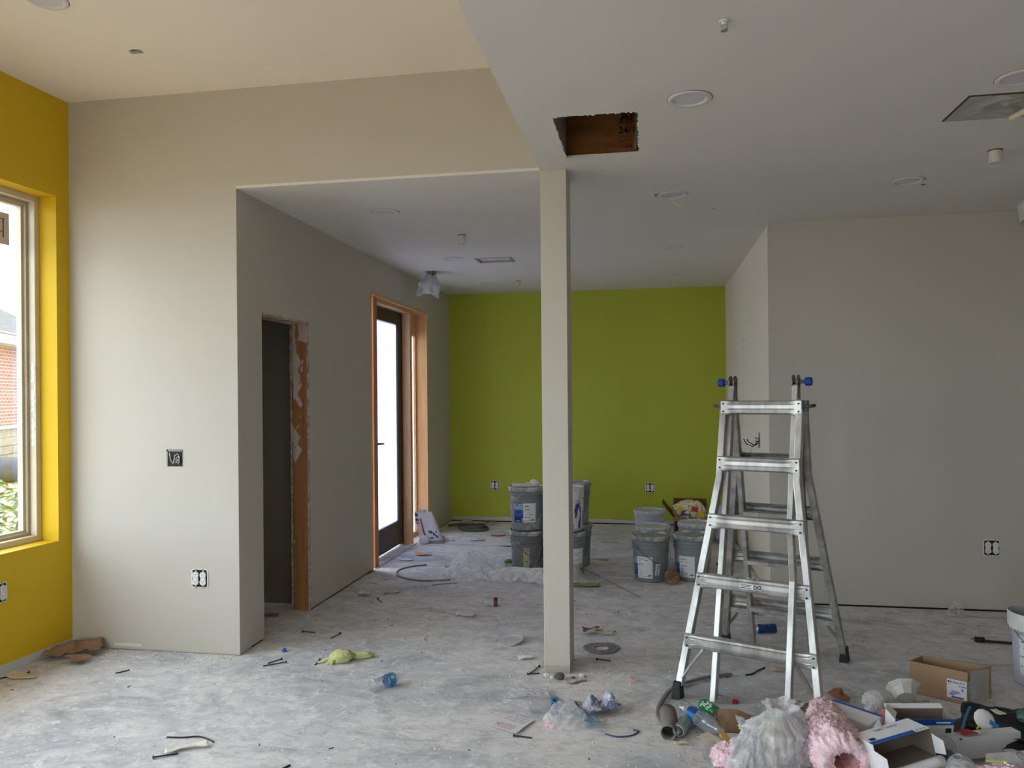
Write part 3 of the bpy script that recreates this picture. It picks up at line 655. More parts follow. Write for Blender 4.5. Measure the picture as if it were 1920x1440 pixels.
    p_ = MB(); p_.grid(lambda u, v: (-.01 + u * .07, K(-1, z0 + st, .03) - .012 + .01 * v, z0 + st + .03 + .006 * math.sin(u * 9) * math.cos(v * 3)), 8, 4); p_.build('mud_drip', mat('dried_mud', (214, 208, 200)), L, solid=.004)
    return L
ladder()
# ================================================================== FIXTURES ON WALLS AND CEILING
white_p = mat('white_plastic', (226, 225, 222), rough=.45, var=.03); black_p = mat('black_box', (26, 24, 24), rough=.7); steel_p = mat('galvanised', (170, 168, 164), rough=.4, metal=.7)
def outlet(loc, rz, label, sc_=1.0):
    """cut two-gang hole with two bare duplex receptacles, no cover plate; local -y faces the room"""
    o = empty('power_outlet', loc, label, 'outlet', rot=(0, 0, rz))
    mb = MB(); mb.box(-.047, .047, -.002, .002, -.050, .050); mb.build('box', black_p, o, bevel=.006)
    for x in (-.0235, .0235):
        mb = MB(); mb.box(x - .006, x + .006, -.004, -.002, -.056, .056); mb.build('strap', steel_p, o)
        mb = MB(); mb.box(x - .0165, x + .0165, -.0075, -.002, -.036, .036); body = mb.build('receptacle_body', white_p, o, bevel=.002)
        for z in (-.0205, .0205):
            mb = MB(); mb.lathe([(0, 0), (.0195, 0), (.0195, .008), (.018, .010), (0, .010)], 16, TR(x, -.002, z, PI / 2, 0, 0) @ Matrix.Diagonal((1, .95, 1, 1))); r = mb.build('receptacle', white_p, o)
            for dx, dz, a, b in ((-.0062, .004, .0010, .0040), (.0062, .004, .0010, .0032)):
                mb = MB(); mb.box(x + dx - a, x + dx + a, -.0128, -.0119, z + dz - b, z + dz + b); mb.build('slot', black_p, r)
            mb = MB(); mb.lathe([(0, 0), (.0022, 0)], 8, TR(x, -.0126, z - .0075, PI / 2, 0, 0)); mb.build('ground_hole', black_p, r)
    def chip(u, v):
        a = u * 2 * PI; c, s_ = math.cos(a), math.sin(a); k_ = (abs(c) ** 8 + abs(s_) ** 8) ** (-1 / 8); return ((.0475 + .006 * v * (1 + noise.noise(Vector((u * 30, 0, 0))))) * c * k_, -.0012, (.0505 + .006 * v * (1 + noise.noise(Vector((u * 30, 5, 0))))) * s_ * k_)
    mb = MB(); mb.grid(chip, 48, 1); mb.build('chipped_edge', mat('torn_gyp', (226, 222, 214), var=.03), o, solid=.001)
    return o
outlet((-2.606, YB - .001, .442), 0, 'uncovered twin outlet low on the pier wall beside the yellow wall')
outlet((-1.81, YG - .001, .435), 0, 'uncovered twin outlet on the green wall left of the column')
outlet((.009, YG - .001, .428), 0, 'uncovered twin outlet on the green wall above the rear grey buckets')
outlet((2.293, YR - .001, .436), 0, 'uncovered twin outlet low on the grey wall at far right')
outlet((YW - .0225 + .003, 3.622, .452), math.radians(87.4), 'uncovered outlet on the yellow wall below the window')
def jbox():
    o = empty('junction_box', (-2.762, YB - .001, 1.149), 'open square junction box with loose wires at mid height on the pier wall', 'junction box')
    mb = MB(); mb.box(-.05, .05, -.0015, .0015, -.05, .05); mb.build('box', black_p, o, bevel=.004)
    mb = MB()
    for a, b, c, d in ((-.05, .05, .038, .05), (-.05, -.042, -.05, .05)): mb.box(a, b, -.004, -.001, c, d)
    mb.build('mud_ring', mat('grey_ring', (120, 116, 112), metal=.5, rough=.5), o)
    wr = mat('grey_wire', (196, 194, 190), rough=.5)
    for i, P in enumerate([[(-.03, .03), (-.02, -.01), (-.008, -.035)], [(-.008, -.035), (.002, -.012), (.006, .018)], [(.0, -.03), (.006, .012), (.022, .026), (.036, .008), (.034, -.025)], [(.012, -.03), (.016, .0), (.028, .012), (.036, -.01), (.03, -.034)], [(.02, -.03), (.024, -.008), (.032, -.008), (.034, -.028)]]):
        mb = MB(); mb.tube([(x, -.006 - .004 * (j % 2), z) for j, (x, z) in enumerate(P)], .0028, 6); mb.build('wire', wr, o, smooth=True)
jbox()
def wirebox():
    o = empty('switch_box', (XR - .001, 6.373, 1.13), 'narrow open switch box with black wires poking out, behind the ladder', 'junction box')
    mb = MB(); mb.box(-.002, .002, -.03, .03, -.06, .06); mb.build('box', mat('box_grey', (120, 112, 104)), o)
    for P in ([(0, 0, -.02), (-.04, -.02, -.04), (-.09, -.03, -.01), (-.10, -.05, .01)], [(0, .01, 0), (-.05, .0, -.05), (-.10, 0, -.03), (-.12, 0, .01)], [(0, 0, .01), (-.03, 0, .02), (-.03, 0, -.01), (0, 0, -.01)]):
        mb = MB(); mb.tube(P, .0042, 6); mb.build('wire', black_p, o, smooth=True)
    mb = MB(); mb.tube([(-.05, 0, -.04), (-.07, .0, -.09), (-.09, .01, -.13), (-.10, .01, -.16)], .0016, 5); mb.build('thin_wire', mat('copper', (140, 120, 96)), o)
wirebox()
for n_, (y, z, dz) in enumerate(((7.32, 1.99, .02), (7.36, 1.93, .012))):
    mb = MB(); mb.box(-.0012, .001, -.005, .005, -dz, dz); o = mb.build('wall_hole', dark_gap); o.location = (XR, y, z); tag(o, ['small dark slot high on the pale side wall', 'smaller dark nick just below the slot on the pale side wall'][n_], 'hole')
# recessed downlights
trim_m = mat('light_trim', (214, 208, 212), rough=.4, var=.02); lens_m = mat('light_lens', (206, 204, 208), rough=.6, var=.02)
def downlight():
    o = empty('recessed_light', (0, 0, H1), 'x', 'ceiling light', 'recessed downlights in the ceilings, all off')
    mb = MB(); mb.lathe([(.090, 0), (.090, -.003), (.086, -.006), (.072, -.0075), (.066, -.004), (.064, -.001)], 40); mb.build('trim_ring', trim_m, o, smooth=True)
    mb = MB(); mb.lathe([(0, -.002), (.040, -.002), (.065, -.0015)], 32); mb.build('lens', lens_m, o, smooth=True)
    mb = MB(); mb.lathe([(.0925, -.0012), (.089, -.0012)], 40); mb.build('shadow_gap', mat('trim_gap', (96, 90, 86)), o)
    return o
def copy_tree(o, parent=None):
    c = o.copy(); col.objects.link(c); c.parent = parent
    for ch in list(o.children): copy_tree(ch, c)
    return c
dl = downlight()
for i, (x, y, z, lb) in enumerate([(.177, 3.262, H1, 'round recessed light nearest right of the cut ceiling hatch'), (1.482, 4.776, H1, 'round recessed light in front of the right-hand grey wall'), (.158, 4.809, H1, 'recessed light beside a dark slot with a white tie hanging from it'),
    (.202, 6.536, H1, 'recessed light midway above the grey buckets on the right'), (.216, 8.121, H1, 'recessed light right of the column, closest to the green wall'), (-1.697, 4.859, H1, 'recessed light nearest the header, left of the column'),
    (-1.699, 6.64, H1, 'recessed light left of the ceiling register opening'), (-1.703, 8.209, H1, 'recessed light left of the column, closest to the green wall'), (1.436, 3.295, H1, 'recessed light at right edge beside the plastic-covered duct opening'), (-2.652, 3.05, H2, 'recessed light in the high cream ceiling at top left')]):
    o = dl if i == 0 else copy_tree(dl); o.location = (x, y, z); o['label'] = lb
mb = MB(); mb.tube([(-.03, .02, 0), (-.02, .0, -.03), (.02, -.03, -.075), (.045, -.05, -.10)], [.003, .005, .006, .004], 6, flat=.5); o = mb.build('cable_tie', white_p, smooth=True); tag(place(o, (.158, 4.79, H1)), 'white tie strap hanging from the recessed light by the dark slot', 'cable tie')
mb = MB(); mb.box(-.045, .04, -.035, .035, .03, .034); o = mb.build('slot_backing', mat('dark_cavity', (28, 26, 26)), ceiling); place(o, (.085, 4.81, H1))
# sprinkler caps, sprinkler, small holes
for x, y, r, h, lb in ((-1.383, 5.687, .027, .065, 'white sprinkler cap on ceiling left of the column'), (-1.359, 8.09, .024, .05, 'small white sprinkler cap near the green wall'), (1.737, 4.266, .03, .06, 'white sprinkler cap on the right-hand ceiling')):
    o = empty('fire_sprinkler', (x, y, H1), lb, 'sprinkler', 'capped sprinkler heads')
    mb = MB(); mb.lathe([(r, -.002), (r, -h), (r * .9, -h - .003), (0, -h - .003)], 20); mb.build('cap', mat('cap_plastic', (208, 204, 192), rough=.4), o, smooth=False)
    mb = MB(); mb.lathe([(r * 1.12, -.0005), (r * 1.12, -.003), (r * .9, -.004)], 20); mb.build('ring', dark_gap, o)
o = empty('sprinkler_head', (.254, 2.604, H1), 'bare chrome sprinkler head on the ceiling near the top edge', 'sprinkler')
mb = MB(); mb.lathe([(.018, -.001), (.016, -.004), (.009, -.005), (.008, -.014), (0, -.014)], 16); mb.build('escutcheon', white_p, o)
mb = MB(); mb.tube([(-.008, 0, -.012), (-.010, 0, -.022), (0, 0, -.03)], .0022, 6); mb.tube([(.008, 0, -.012), (.010, 0, -.022), (0, 0, -.03)], .0022, 6); mb.lathe([(0, -.030), (.013, -.031), (.012, -.033), (0, -.033)], 12); mb.build('deflector', steel_p, o)
for x, y, z, s, lb in ((.432, 5.224, H1, .006, 'tiny dark hole in ceiling above the ladder'), (-.209, 6.491, H1, .005, 'tiny dark hole in ceiling just right of the column'), (1.60, 4.88, H1, .010, 'short dark nick in ceiling beside the right-hand recessed light'), (-2.60, 3.59, H2, .02, 'dark cut-out hole in the high cream ceiling')):
    o = empty('ceiling_hole', (x, y, z), lb, 'hole'); mb = MB(); mb.lathe([(0, -.0012), (s, -.0012)], 9, Matrix.Diagonal((1.4, 1, 1, 1))); mb.build('void', dark_gap, o)
    if z == H2: mb = MB(); mb.box(-.03, .03, -.012, .02, -.004, -.0013); mb.build('fitting', steel_p, o)
# register opening in the hall ceiling
o = empty('air_register', (-1.35, 6.785, H1), 'bare rectangular register boot with white edges in the hall ceiling', 'air vent')
mb = MB()
for a, b, c, d in ((-.165, .165, -.115, -.097), (-.165, .165, .097, .115), (-.165, -.148, -.097, .097), (.148, .165, -.097, .097)): mb.box(a, b, c, d, -.006, .0)
mb.build('collar', mat('register_metal', (176, 170, 166), metal=.3, rough=.5), o, bevel=.001)
mb = MB(); mb.box(-.149, .149, -.097, .097, .014, .018); mb.build('damper', mat('bright_duct', (226, 224, 226)), o)
mb = MB()
for a, b, c, d in ((-.149, .149, -.0975, -.0965), (-.149, .149, .0965, .0975), (-.1495, -.1485, -.097, .097), (.1485, .1495, -.097, .097)): mb.box(a, b, c, d, 0, .05)
mb.build('boot', steel_p, o)
# duct opening on the right, sealed with film, with a tube poking out
o = empty('duct_opening', (1.6, 3.607, H1), 'rectangular ceiling duct opening sealed with clear plastic film', 'air vent')
mb = MB(); mb.grid(lambda u, v: (-.283 + u * .62, -.145 + v * .29, -.004 + .06 * (math.sin(PI * u) * math.sin(PI * v)) * (.5 + .5 * math.sin(u * 22 + 8 * noise.noise(Vector((u * 3, v * 3, 1)))))), 60, 24); mb.build('film_cover', mat('milky_film', (170, 168, 164), rough=.18, var=.1, scale=6, spec=.8), o, smooth=True)
mb = MB()
for a, b, c, d in ((-.290, -.284, -.15, .15), (-.29, .35, .1455, .152), (-.29, .35, -.152, -.1455)): mb.box(a, b, c, d, -.003, .012)
mb.build('collar', mat('duct_edge', (66, 58, 50)), o)
mb = MB(); mb.lathe([(.013, 0), (.015, .06), (.014, .12), (.016, .20)], 14, TR(1.565, 3.70, H1 - .03, .15, PI / 2 - .35, -.5), cap0=True, cap1=True, wob=.2); o = mb.build('paper_tube', mat('paper_tube', (206, 196, 172)), smooth=True); tag(o, 'pale rolled paper tube poking out of the film-sealed duct opening', 'tube')
# lamp heads wrapped in white bags
bagw = mat('white_bag_plastic', (214, 214, 212), rough=.35, var=.05, trans=.3)
def wrapped(loc, s, seed, lb, rot=(0, 0, 0)):
    o = empty('wrapped_fixture', loc, lb, 'ceiling fixture', 'ceiling fixtures wrapped in white plastic bags', rot=rot)
    mb = MB(); mb.lathe([(.05, 0), (.05, -.012), (.028, -.02), (.024, -.05), (0, -.05)], 20); mb.build('base', mat('fixture_metal', (132, 128, 122), metal=.6, rough=.45), o, smooth=False)
    def fn(u, v):
        a = u * 2 * PI; r = (.035 + .075 * min(1, v * 2.2)) * (1 + .22 * noise.noise(Vector((math.cos(a) * 1.6 + seed, math.sin(a) * 1.6, v * 3)))) + .012 * math.sin(a * 5 + seed + 2 * v)
        return (r * math.cos(a) * s[0], r * math.sin(a) * s[1], -.02 - v * .20 * s[2] + .03 * noise.noise(Vector((a, seed, v * 2))) + .02 * math.cos(a * 2 + seed) * v)
    mb = MB(); mb.grid(fn, 48, 18); mb.build('plastic_bag', bagw, o, smooth=True, solid=.001)
    mb = blob((.14 * s[0], .13 * s[1], .17 * s[2]), seed, .25, 3, sub=3, flatz=False); mb.v = [(x, y, z - .12 * s[2]) for x, y, z in mb.v]; mb.build('bag_fold', bagw, o, smooth=True)
wrapped((-2.085, 7.3, H1), (.95, .7, 1.05), 2.0, 'ceiling fixture wrapped in a white bag above the exterior door', rot=(.1, .16, 0))
wrapped((2.27, 5.0, H1), (.85, .7, 1.0), 5.0, 'white-bagged ceiling fixture at the right edge of view')
# patches of untouched compound on the right-hand ceiling, chalky strip on the pier wall
mb = MB(); mb.box(-.09, .09, -.0006, .0, -.008, .008); o = mb.build('paint_skip', mat('paint_skip', (214, 212, 204))); place(o, (-3.08, YB - .0006, .03)); tag(o, 'short pale unpainted strip low on the pier wall', 'paint mark')
# ================================================================== BUCKETS
def cloth(name): pass
def bucket(loc, rz, label, pail='grey', lid=True, labelkind='blue', wide=True, handle=True, dirty=False, group='five-gallon paint buckets'):
    colr = {'grey': (122, 128, 132), 'pale': (172, 175, 184), 'dark': (104, 106, 108)}[pail]
    pm = mat('pail_' + pail + ('_dirty' if dirty else ''), colr, rough=.42, var=.08, scale=5) if not dirty else mat('pail_' + pail + '_dirty', colr, rough=.6, rgb2=(196, 196, 194), scale=7, lo=.56, hi=.72, detail=8)
    o = empty('paint_bucket', loc, label, 'bucket', group, rot=(0, 0, rz))
    H = .362
    def rad(z): return .131 + .014 * z / H
    prof = [(0, .004), (.118, .0), (.131, .006)] + [(rad(z), z) for z in (.05, .12, .2, .255)]
    for z in (.258, .288, .318): prof += [(rad(z), z), (rad(z) + .0085, z + .003), (rad(z) + .0085, z + .008), (rad(z) + .002, z + .012)]
    if lid:
        prof += [(rad(.33), .335), (.145, .352)]; mb = MB(); mb.lathe(prof, 44); mb.build('pail', pm, o, smooth=False)
        lm = mat('lid_' + pail + ('_dirty' if dirty else ''), tuple(min(255, c + (26 if dirty else 10)) for c in colr), rough=.45, rgb2=(206, 205, 200), scale=9, lo=.52, hi=.68)
        mb = MB(); mb.lathe([(.147, .330), (.156, .331), (.1575, .350), (.155, .364), (.149, .368), (.143, .364), (.139, .356), (.08, .357), (.02, .357), (.018, .360), (0, .360)], 44); ld = mb.build('lid', lm, o, smooth=False)
        for q in range(16):
            a = q * 2 * PI / 16; mb = MB(); mb.cbox((0, 0, 0), (.003, .002, .018), TR(.158 * math.cos(a), .158 * math.sin(a), .345, 0, 0, a + PI / 2)); mb.build('lid_notch', mat('lid_notch', (84, 88, 92)), ld)
    else:
        prof += [(rad(.34), .345), (.152, H), (.148, H), (.143, .34), (.131, .05), (0, .045)]; mb = MB(); mb.lathe(prof, 44); mb.build('pail', pm, o, smooth=False)
    if handle:
        wm = mat('bail_wire', (90, 92, 94), rough=.4, metal=.6); pts = []
        for i in range(19):
            a = PI * i / 18; pts.append(tuple(R3(0, 0, .75) @ Vector((.160 * math.cos(a), -.156 * math.sin(a) - .004, .285 - .135 * math.sin(a)))))
        mb = MB(); mb.tube(pts, .0022, 6); mb.build('bail', wm, o, smooth=True)
        for t in (-1, 1): mb = MB(); mb.lathe([(0, 0), (.014, 0), (.014, .008), (0, .01)], 12, R3(0, 0, .75) @ TR(t * .148, 0, .29, 0, t * PI / 2, 0)); mb.build('bail_ear', pm, o)
    def patch(a0, a1, z0, z1, cell, mats, off, name, nu=24, nv=24, parent=o, skew=0):
        mb = MB(); mb.grid(lambda u, v: ((rad(z0 + (z1 - z0) * v) + off) * math.cos(a0 + (a1 - a0) * u + skew * v), (rad(z0 + (z1 - z0) * v) + off) * math.sin(a0 + (a1 - a0) * u + skew * v), z0 + (z1 - z0) * v), nu, nv, cell); return mb.build(name, mats, parent, smooth=True, fix=False)
    wh = mat('label_white', (214, 216, 216), var=.02); ink1 = mat('label_ink', (104, 108, 116), var=.02); b1 = mat('label_navy', (16, 34, 110), var=.03); b2 = mat('label_blue', (58, 92, 158), var=.05); b3 = mat('label_pale_blue', (142, 166, 186), var=.05)
    rr = random.Random(int(loc[0] * 1000) + int(loc[1] * 77))
    rows = [[rr.random() for _ in range(60)] for _ in range(60)]
    if labelkind in ('blue', 'side'):
        a0, a1 = ((-2.30, -.86) if labelkind == 'blue' else (-2.75, -1.50))
        sp = .46 if labelkind == 'blue' else .25
        def cell(u, v):
            if u < sp:
                if v > .97 or .36 < v < .385 or .30 < v < .315: return 2
                if abs(u - sp * .4) < .03 and .84 < v < .93: return 2
                if v < .28: return 0 if (.05 < v < .09 and rows[3][int(u * 50)] > .45) or (.14 < v < .22 and u > sp * .8 and rows[int(v * 50)][int(u * 50)] > .5) else 2
                if .46 < v < .58 and .1 < u < sp - .1: return 2 if rows[7][int(u * 40)] > .35 else 3
                return 3 if v < .66 else (4 if v > .5 else 3)
            r = int(v * 34); 
            if u < sp + .06 or u > .94 or v > .93 or v < .06: return 0
            if u > .8 and .08 < v < .16: return 1
            return 1 if (r % 2 == 0 and rows[r][5] > .35 and u < sp + .08 + rows[r][int(u * 3)] * .5 and rows[r][int(u * 48)] > .25) else 0
        patch(a0, a1, *((.075, .235) if labelkind == 'blue' else (.035, .205)), cell, [wh, ink1, b1, b2, b3], .0012, 'paper_label', 48, 44)
        if labelkind == 'side':
            patch(-1.38, -1.12, .06, .15, lambda u, v: 1 if (int(v * 12) % 2 and .15 < u < .85 and rows[int(v * 12)][int(u * 12)] > .3) else 0, [wh, ink1], .0014, 'price_sticker', 14, 14, skew=.10)
    if labelkind == 'plain': patch(-2.3, -1.2, .06, .26, lambda u, v: 1 if int(v * 40) in (8, 18, 27, 33) and rows[int(v * 40)][int(u * 24)] > .35 else 0, [wh, ink1], .0012, 'paper_label', 30, 40)
    if labelkind == 'stencil':
        patch(-1.78, -1.42, .02, .235, lambda u, v: 1 if (abs(((u - .5) ** 2 * 1.3 + (v - .62) ** 2 * 3) - .10) < .03 or (v < .42 and int(u * 9) % 2 == 0 and rows[int(v * 10)][1] > .3) or (v > .86 and int(u * 7 + v * 9) % 2)) else 0, [mat('old_label_tan', (176, 168, 130), var=.06), mat('old_label_grey', (110, 108, 100))], .0012, 'worn_label', 22, 40)
        for q in range(5):
            a = -1.15 + .12 * q; mb = MB(); mb.grid(lambda u, v: ((rad(.1) + .008) * math.cos(a + .06 * u), (rad(.1) + .008) * math.sin(a + .06 * u), .06 + .035 * q + .02 * v + .02 * u), 4, 3); mb.build('dried_splash', mat('dried_paint', (180, 182, 182)), o, solid=.001)
    if labelkind == 'drip':
        nb = lambda u, v: noise.noise(Vector((u * 9, v * 2.2, 3.0)))
        patch(-2.3, .2, .03, .34, lambda u, v: 1 if nb(u, v) > .16 and v < .8 else (0 if nb(u + 3, v) > -.25 else 2), [mat('paint_drip_white', (206, 205, 200), rough=.4), mat('paint_drip_blue', (44, 48, 140), rough=.4), pm], .0095, 'paint_drips', 60, 30)
    return o
bucket((-1.022, 6.47, 0), .1, 'lower bucket of the stack left of the column, with a worn tan label', 'dark', labelkind='stencil', dirty=True)
bucket((-1.026, 6.475, .368), 0, 'upper bucket left of the column with blue and white paint label', 'grey', labelkind='blue', dirty=True, handle=False)
bucket((-.68, 6.45, 0), .5, 'lower front bucket standing just behind the column to its right, with a white side label', 'grey', labelkind='blue', handle=False)
bucket((-.692, 6.46, .368), .2, 'upper bucket behind the column, streaked with white and blue paint drips', 'pale', labelkind='drip', dirty=True, handle=False)
bucket((-.655, 6.83, 0), 0, 'lower rear bucket behind the column, hidden behind the dripped stack', 'grey', labelkind='none', handle=False, dirty=True)
bucket((-.665, 6.84, .368), 0, 'upper rear bucket behind the column with white-edged lid, tallest of that group', 'grey', labelkind='none', handle=False, dirty=True)
bucket((.004, 6.365, 0), .05, 'nearest grey bucket left of the brown paper cup, with slanted wire handle', 'grey', labelkind='side')
bucket((.338, 6.43, 0), .02, 'grey bucket right of the brown paper cup with tilted price sticker', 'grey', labelkind='side', handle=False)
bucket((.025, 6.80, 0), 0, 'grey lidded bucket directly behind the front left one, white drips at its edge', 'pale', labelkind='none', handle=False)
bucket((.40, 7.02, 0), 0, 'grey lidded bucket in front of the cardboard box of wrappers', 'pale', labelkind='none', handle=False)
bucket((.0, 7.72, 0), 0, 'pale grey bucket furthest back, standing before the green wall', 'pale', labelkind='none', handle=False)
bucket((1.985, 4.36, 0), -.55, 'open grey bucket smeared with white mud at the right edge', 'pale', lid=False, labelkind='plain', dirty=True, group='five-gallon paint buckets')
mb = MB(); mb.grid(lambda u, v: ((.147 + .0115 * (1 if v > .05 else .6)) * math.cos(u * 2 * PI), (.147 + .0115) * math.sin(u * 2 * PI), .285 + .083 * v + (.025 * noise.noise(Vector((u * 30, 0, 0))) if v < .1 else 0)), 70, 6)
o = mb.build('mud_rim', mat('dried_mud_rim', (216, 215, 210), rough=.8, bump=.6, bscale=30), bpy.data.objects['paint_bucket.011'], solid=.003)
# things on the left stack's lid
gm = mat('gypsum_white', (212, 208, 200), var=.05, rough=.85)
mb = MB(); mb.cbox((0, 0, .012), (.17, .05, .024)); mb.cbox((.055, 0, .028), (.05, .048, .012)); o = mb.build('mud_sponge', gm, bevel=.004); place(o, (-1.06, 6.43, .733), (0, 0, .05)); tag(o, 'flat crusty block lying on the left bucket stack', 'sponge')
o = blob((.09, .07, .07), 3, .3, 3, 3).build('paper_wad', mat('tissue_white', (222, 212, 204), rough=.8), smooth=True); place(o, (-.955, 6.44, .733)); tag(o, 'crumpled whitish wad lying on the left bucket stack', 'paper wad')
# bag round the foot of the stack behind the column
# ================================================================== LITTER ON THE FLOOR
clear = glass_mat('clear_plastic', (.93, .95, .95), .06, .08, white=.16)
milky = bag_mat('milky_plastic', .62)
bagclear = bag_mat('clear_bag', .48)
kraft = mat('kraft_paper', (158, 120, 88), rough=.85, var=.1); cardb = mat('cardboard', (164, 134, 106), rough=.85, var=.06, scale=3); cardb_in = mat('cardboard_inside', (134, 108, 86), rough=.9, var=.06)
paperw = mat('white_paper', (224, 224, 226), rough=.6, var=.02); board_in = mat('greyboard', (128, 116, 104), rough=.9, var=.05); bluep = mat('print_blue', (22, 84, 172), rough=.5, var=.02)
inkd = mat('print_black', (34, 36, 42), rough=.5, var=.02); inkg = mat('print_grey', (150, 152, 160), var=.02)
def thing(o, label, cat, group=None): return tag(o, label, cat, group)
def bottle(loc, rz, L, r, label, band, roll=0.0, tilt=0.0, capc=None, clear_=None, dent=0.0, grp='empty plastic water bottles'):
    o = empty('water_bottle', loc, label, 'bottle', grp, rot=(0, tilt, rz))
    M = TR(-L / 2, 0, r, 0, PI / 2, 0)
    prof = [(0, .004), (r * .6, .0), (r * .95, .004)]
    n = 12
    for i in range(n + 1):
        z = .01 + (L * .70 - .01) * i / n; prof.append((r * (1 - (.05 if i % 2 else 0) - dent * math.sin(PI * i / n)), z))
    prof += [(r * .8, L * .78), (r * .45, L * .88), (r * .36, L * .91), (r * .36, L)]
    mb = MB(); mb.lathe(prof, 24, M, wob=.12 * (dent > 0)); mb.build('body', clear_ or clear, o, smooth=True)
    z0, z1, cs, ms = band; mb = MB(); mb.lathe([(r * 1.012 - r * dent * .8, z0 * L), (r * 1.012 - r * dent, (z0 + z1) / 2 * L), (r * 1.012 - r * dent * .8, z1 * L)], 24, M)
    lb = mb.build('wrap_label', cs, o, smooth=True)
    for a, da, q0, q1 in ms[0]:
        mb = MB(); mb.grid(lambda u, v: (-L / 2 + (z0 + (z1 - z0) * (q0 + (q1 - q0) * v)) * L, -(r * 1.03) * math.cos(a + da * u), r + (r * 1.03) * math.sin(a + da * u)), 6, 2); mb.build('label_print', ms[1], lb, fix=False)
    if capc: mb = MB(); mb.lathe([(r * .42, L * .95), (r * .42, L * 1.01), (0, L * 1.01)], 16, M); mb.build('cap', capc, o)
    return o
lab_blue = mat('bottle_label_blue', (40, 142, 214), rough=.35, var=.04, trans=.3); lab_red = mat('bottle_label_maroon', (120, 52, 50), rough=.4); lab_dk = mat('label_dark', (48, 34, 40)); lab_w = mat('label_white_print', (214, 232, 240)); lab_or = mat('label_orange', (230, 140, 60))
bottle((-1.345, 3.80, 0), math.radians(58), .19, .034, 'clear bottle with torn blue label on bare floor left of the column', (.50, .72, lab_blue, ([(.4, .5, .2, .8)], mat('label_lime', (150, 214, 170)))), dent=.04)
bottle((-1.085, 5.39, 0), YAW - .02, .175, .032, 'clear bottle with maroon label lying in the hall before the bucket stack', (.42, .58, lab_red, ([(.2, .9, .3, 1.0)], lab_dk)), clear_=glass_mat('dusty_plastic', (.9, .9, .88), .07, .1, white=.4))
bottle((-.475, 3.62, 0), YAW - .02, .19, .036, 'clear bottle with bright blue label beside the blue rag', (.55, .72, lab_blue, ([(.1, .5, .1, .9), (.8, .3, .2, .7)], lab_dk)), dent=.03)
bottle((.215, 3.53, .012), math.radians(-56), .29, .039, 'long clear bottle with blue label among litter by the ladder foot', (.30, .48, lab_blue, ([(.7, .6, .0, 1.0)], mat('label_navy2', (24, 60, 130)))), dent=.10)
def can(loc, rz, label, side, endc, r=.030, L=.115, crush=.0, tilt=0.0, open_=False, printm=None, grp='drinks cans'):
    o = empty('drink_can', loc, label, 'can', grp, rot=(0, tilt, rz)); M = TR(L / 2, 0, r, 0, -PI / 2, 0)
    prof = [(r * .80, .0), (r, .010)] + [(r * (1 - crush * math.sin(PI * i / 6)), .010 + (L - .022) * i / 6) for i in range(1, 7)] + [(r * .82, L)]
    mb = MB(); mb.lathe(prof, 24, M, wob=crush * 1.2); mb.build('body', side, o, smooth=True)
    mb = MB(); mb.lathe([(r * .80, .0), (r * .74, -.002), (r * .66, .006), (r * .3, .011), (0, .012)], 24, M); mb.build('base', endc, o, smooth=True)
    mb = MB(); mb.lathe([(r * .83, L), (r * .80, L + .002), (r * .76, L - .003), (0, L - .003)], 24, M); top = mb.build('top', endc, o)
    if open_: mb = MB(); mb.lathe([(0, L - .002), (r * .35, L - .002)], 12, M @ Matrix.Translation((r * .3, 0, 0))); mb.build('mouth', inkd, top)
    if printm:
        for q0, q1, a, da in ((.2, .38, .3, 1.3), (.45, .62, .5, 1.2), (.68, .8, .2, 1.0)):
            mb = MB(); mb.grid(lambda u, v: (L / 2 - L * (q0 + (q1 - q0) * v + .05 * math.sin(u * 9)), -(r * 1.02) * math.cos(a + da * u), r + r * 1.02 * math.sin(a + da * u)), 12, 1, lambda u, v: int(u * 12) % 3 == 2); mb.build('can_print', [printm, side], o, fix=False)
    return o
alu_c = mat('can_aluminium', (196, 194, 190), rough=.35, metal=.8, var=.06)
can((.268, 3.70, 0), math.radians(-62), 'green drinks can lying at the foot of the ladder', mat('can_green', (24, 132, 74), rough=.35, metal=.4, rgb2=(180, 200, 190), scale=14, lo=.58, hi=.66), alu_c, printm=mat('can_white', (214, 228, 220)))
can((.135, 3.49, 0), math.radians(-110), 'dented bare silver can next to the grey pipe piece', mat('can_grey_blue', (150, 160, 158), rough=.4, metal=.5), alu_c, r=.031, crush=.1)
can((.715, 5.03, 0), math.radians(190), 'blue and orange drinks can under the rear of the ladder', mat('can_blue', (26, 72, 130), rough=.35, metal=.4, rgb2=(190, 96, 50), scale=9, lo=.5, hi=.56), alu_c, crush=.12, open_=True)
o = empty('pipe_piece', (.082, 3.50, 0), 'short dirty grey pipe elbow lying open end forward by the silver can', 'pipe')
pvc = mat('dirty_grey_pipe', (122, 116, 110), rough=.7, var=.15, scale=12)
mb = MB(); mb.tube([(-.008, .10, .045), (-.004, .05, .040), (0, .0, .034), (-.004, -.05, .031), (-.01, -.095, .031)], [.036, .037, .033, .031, .032], 20, caps=False); mb.build('tube', pvc, o, smooth=True, solid=.004)
mb = MB(); mb.lathe([(0, 0), (.029, 0)], 18, TR(-.006, -.05, .031, PI / 2, 0, 0)); mb.build('dark_bore', black_p, o)
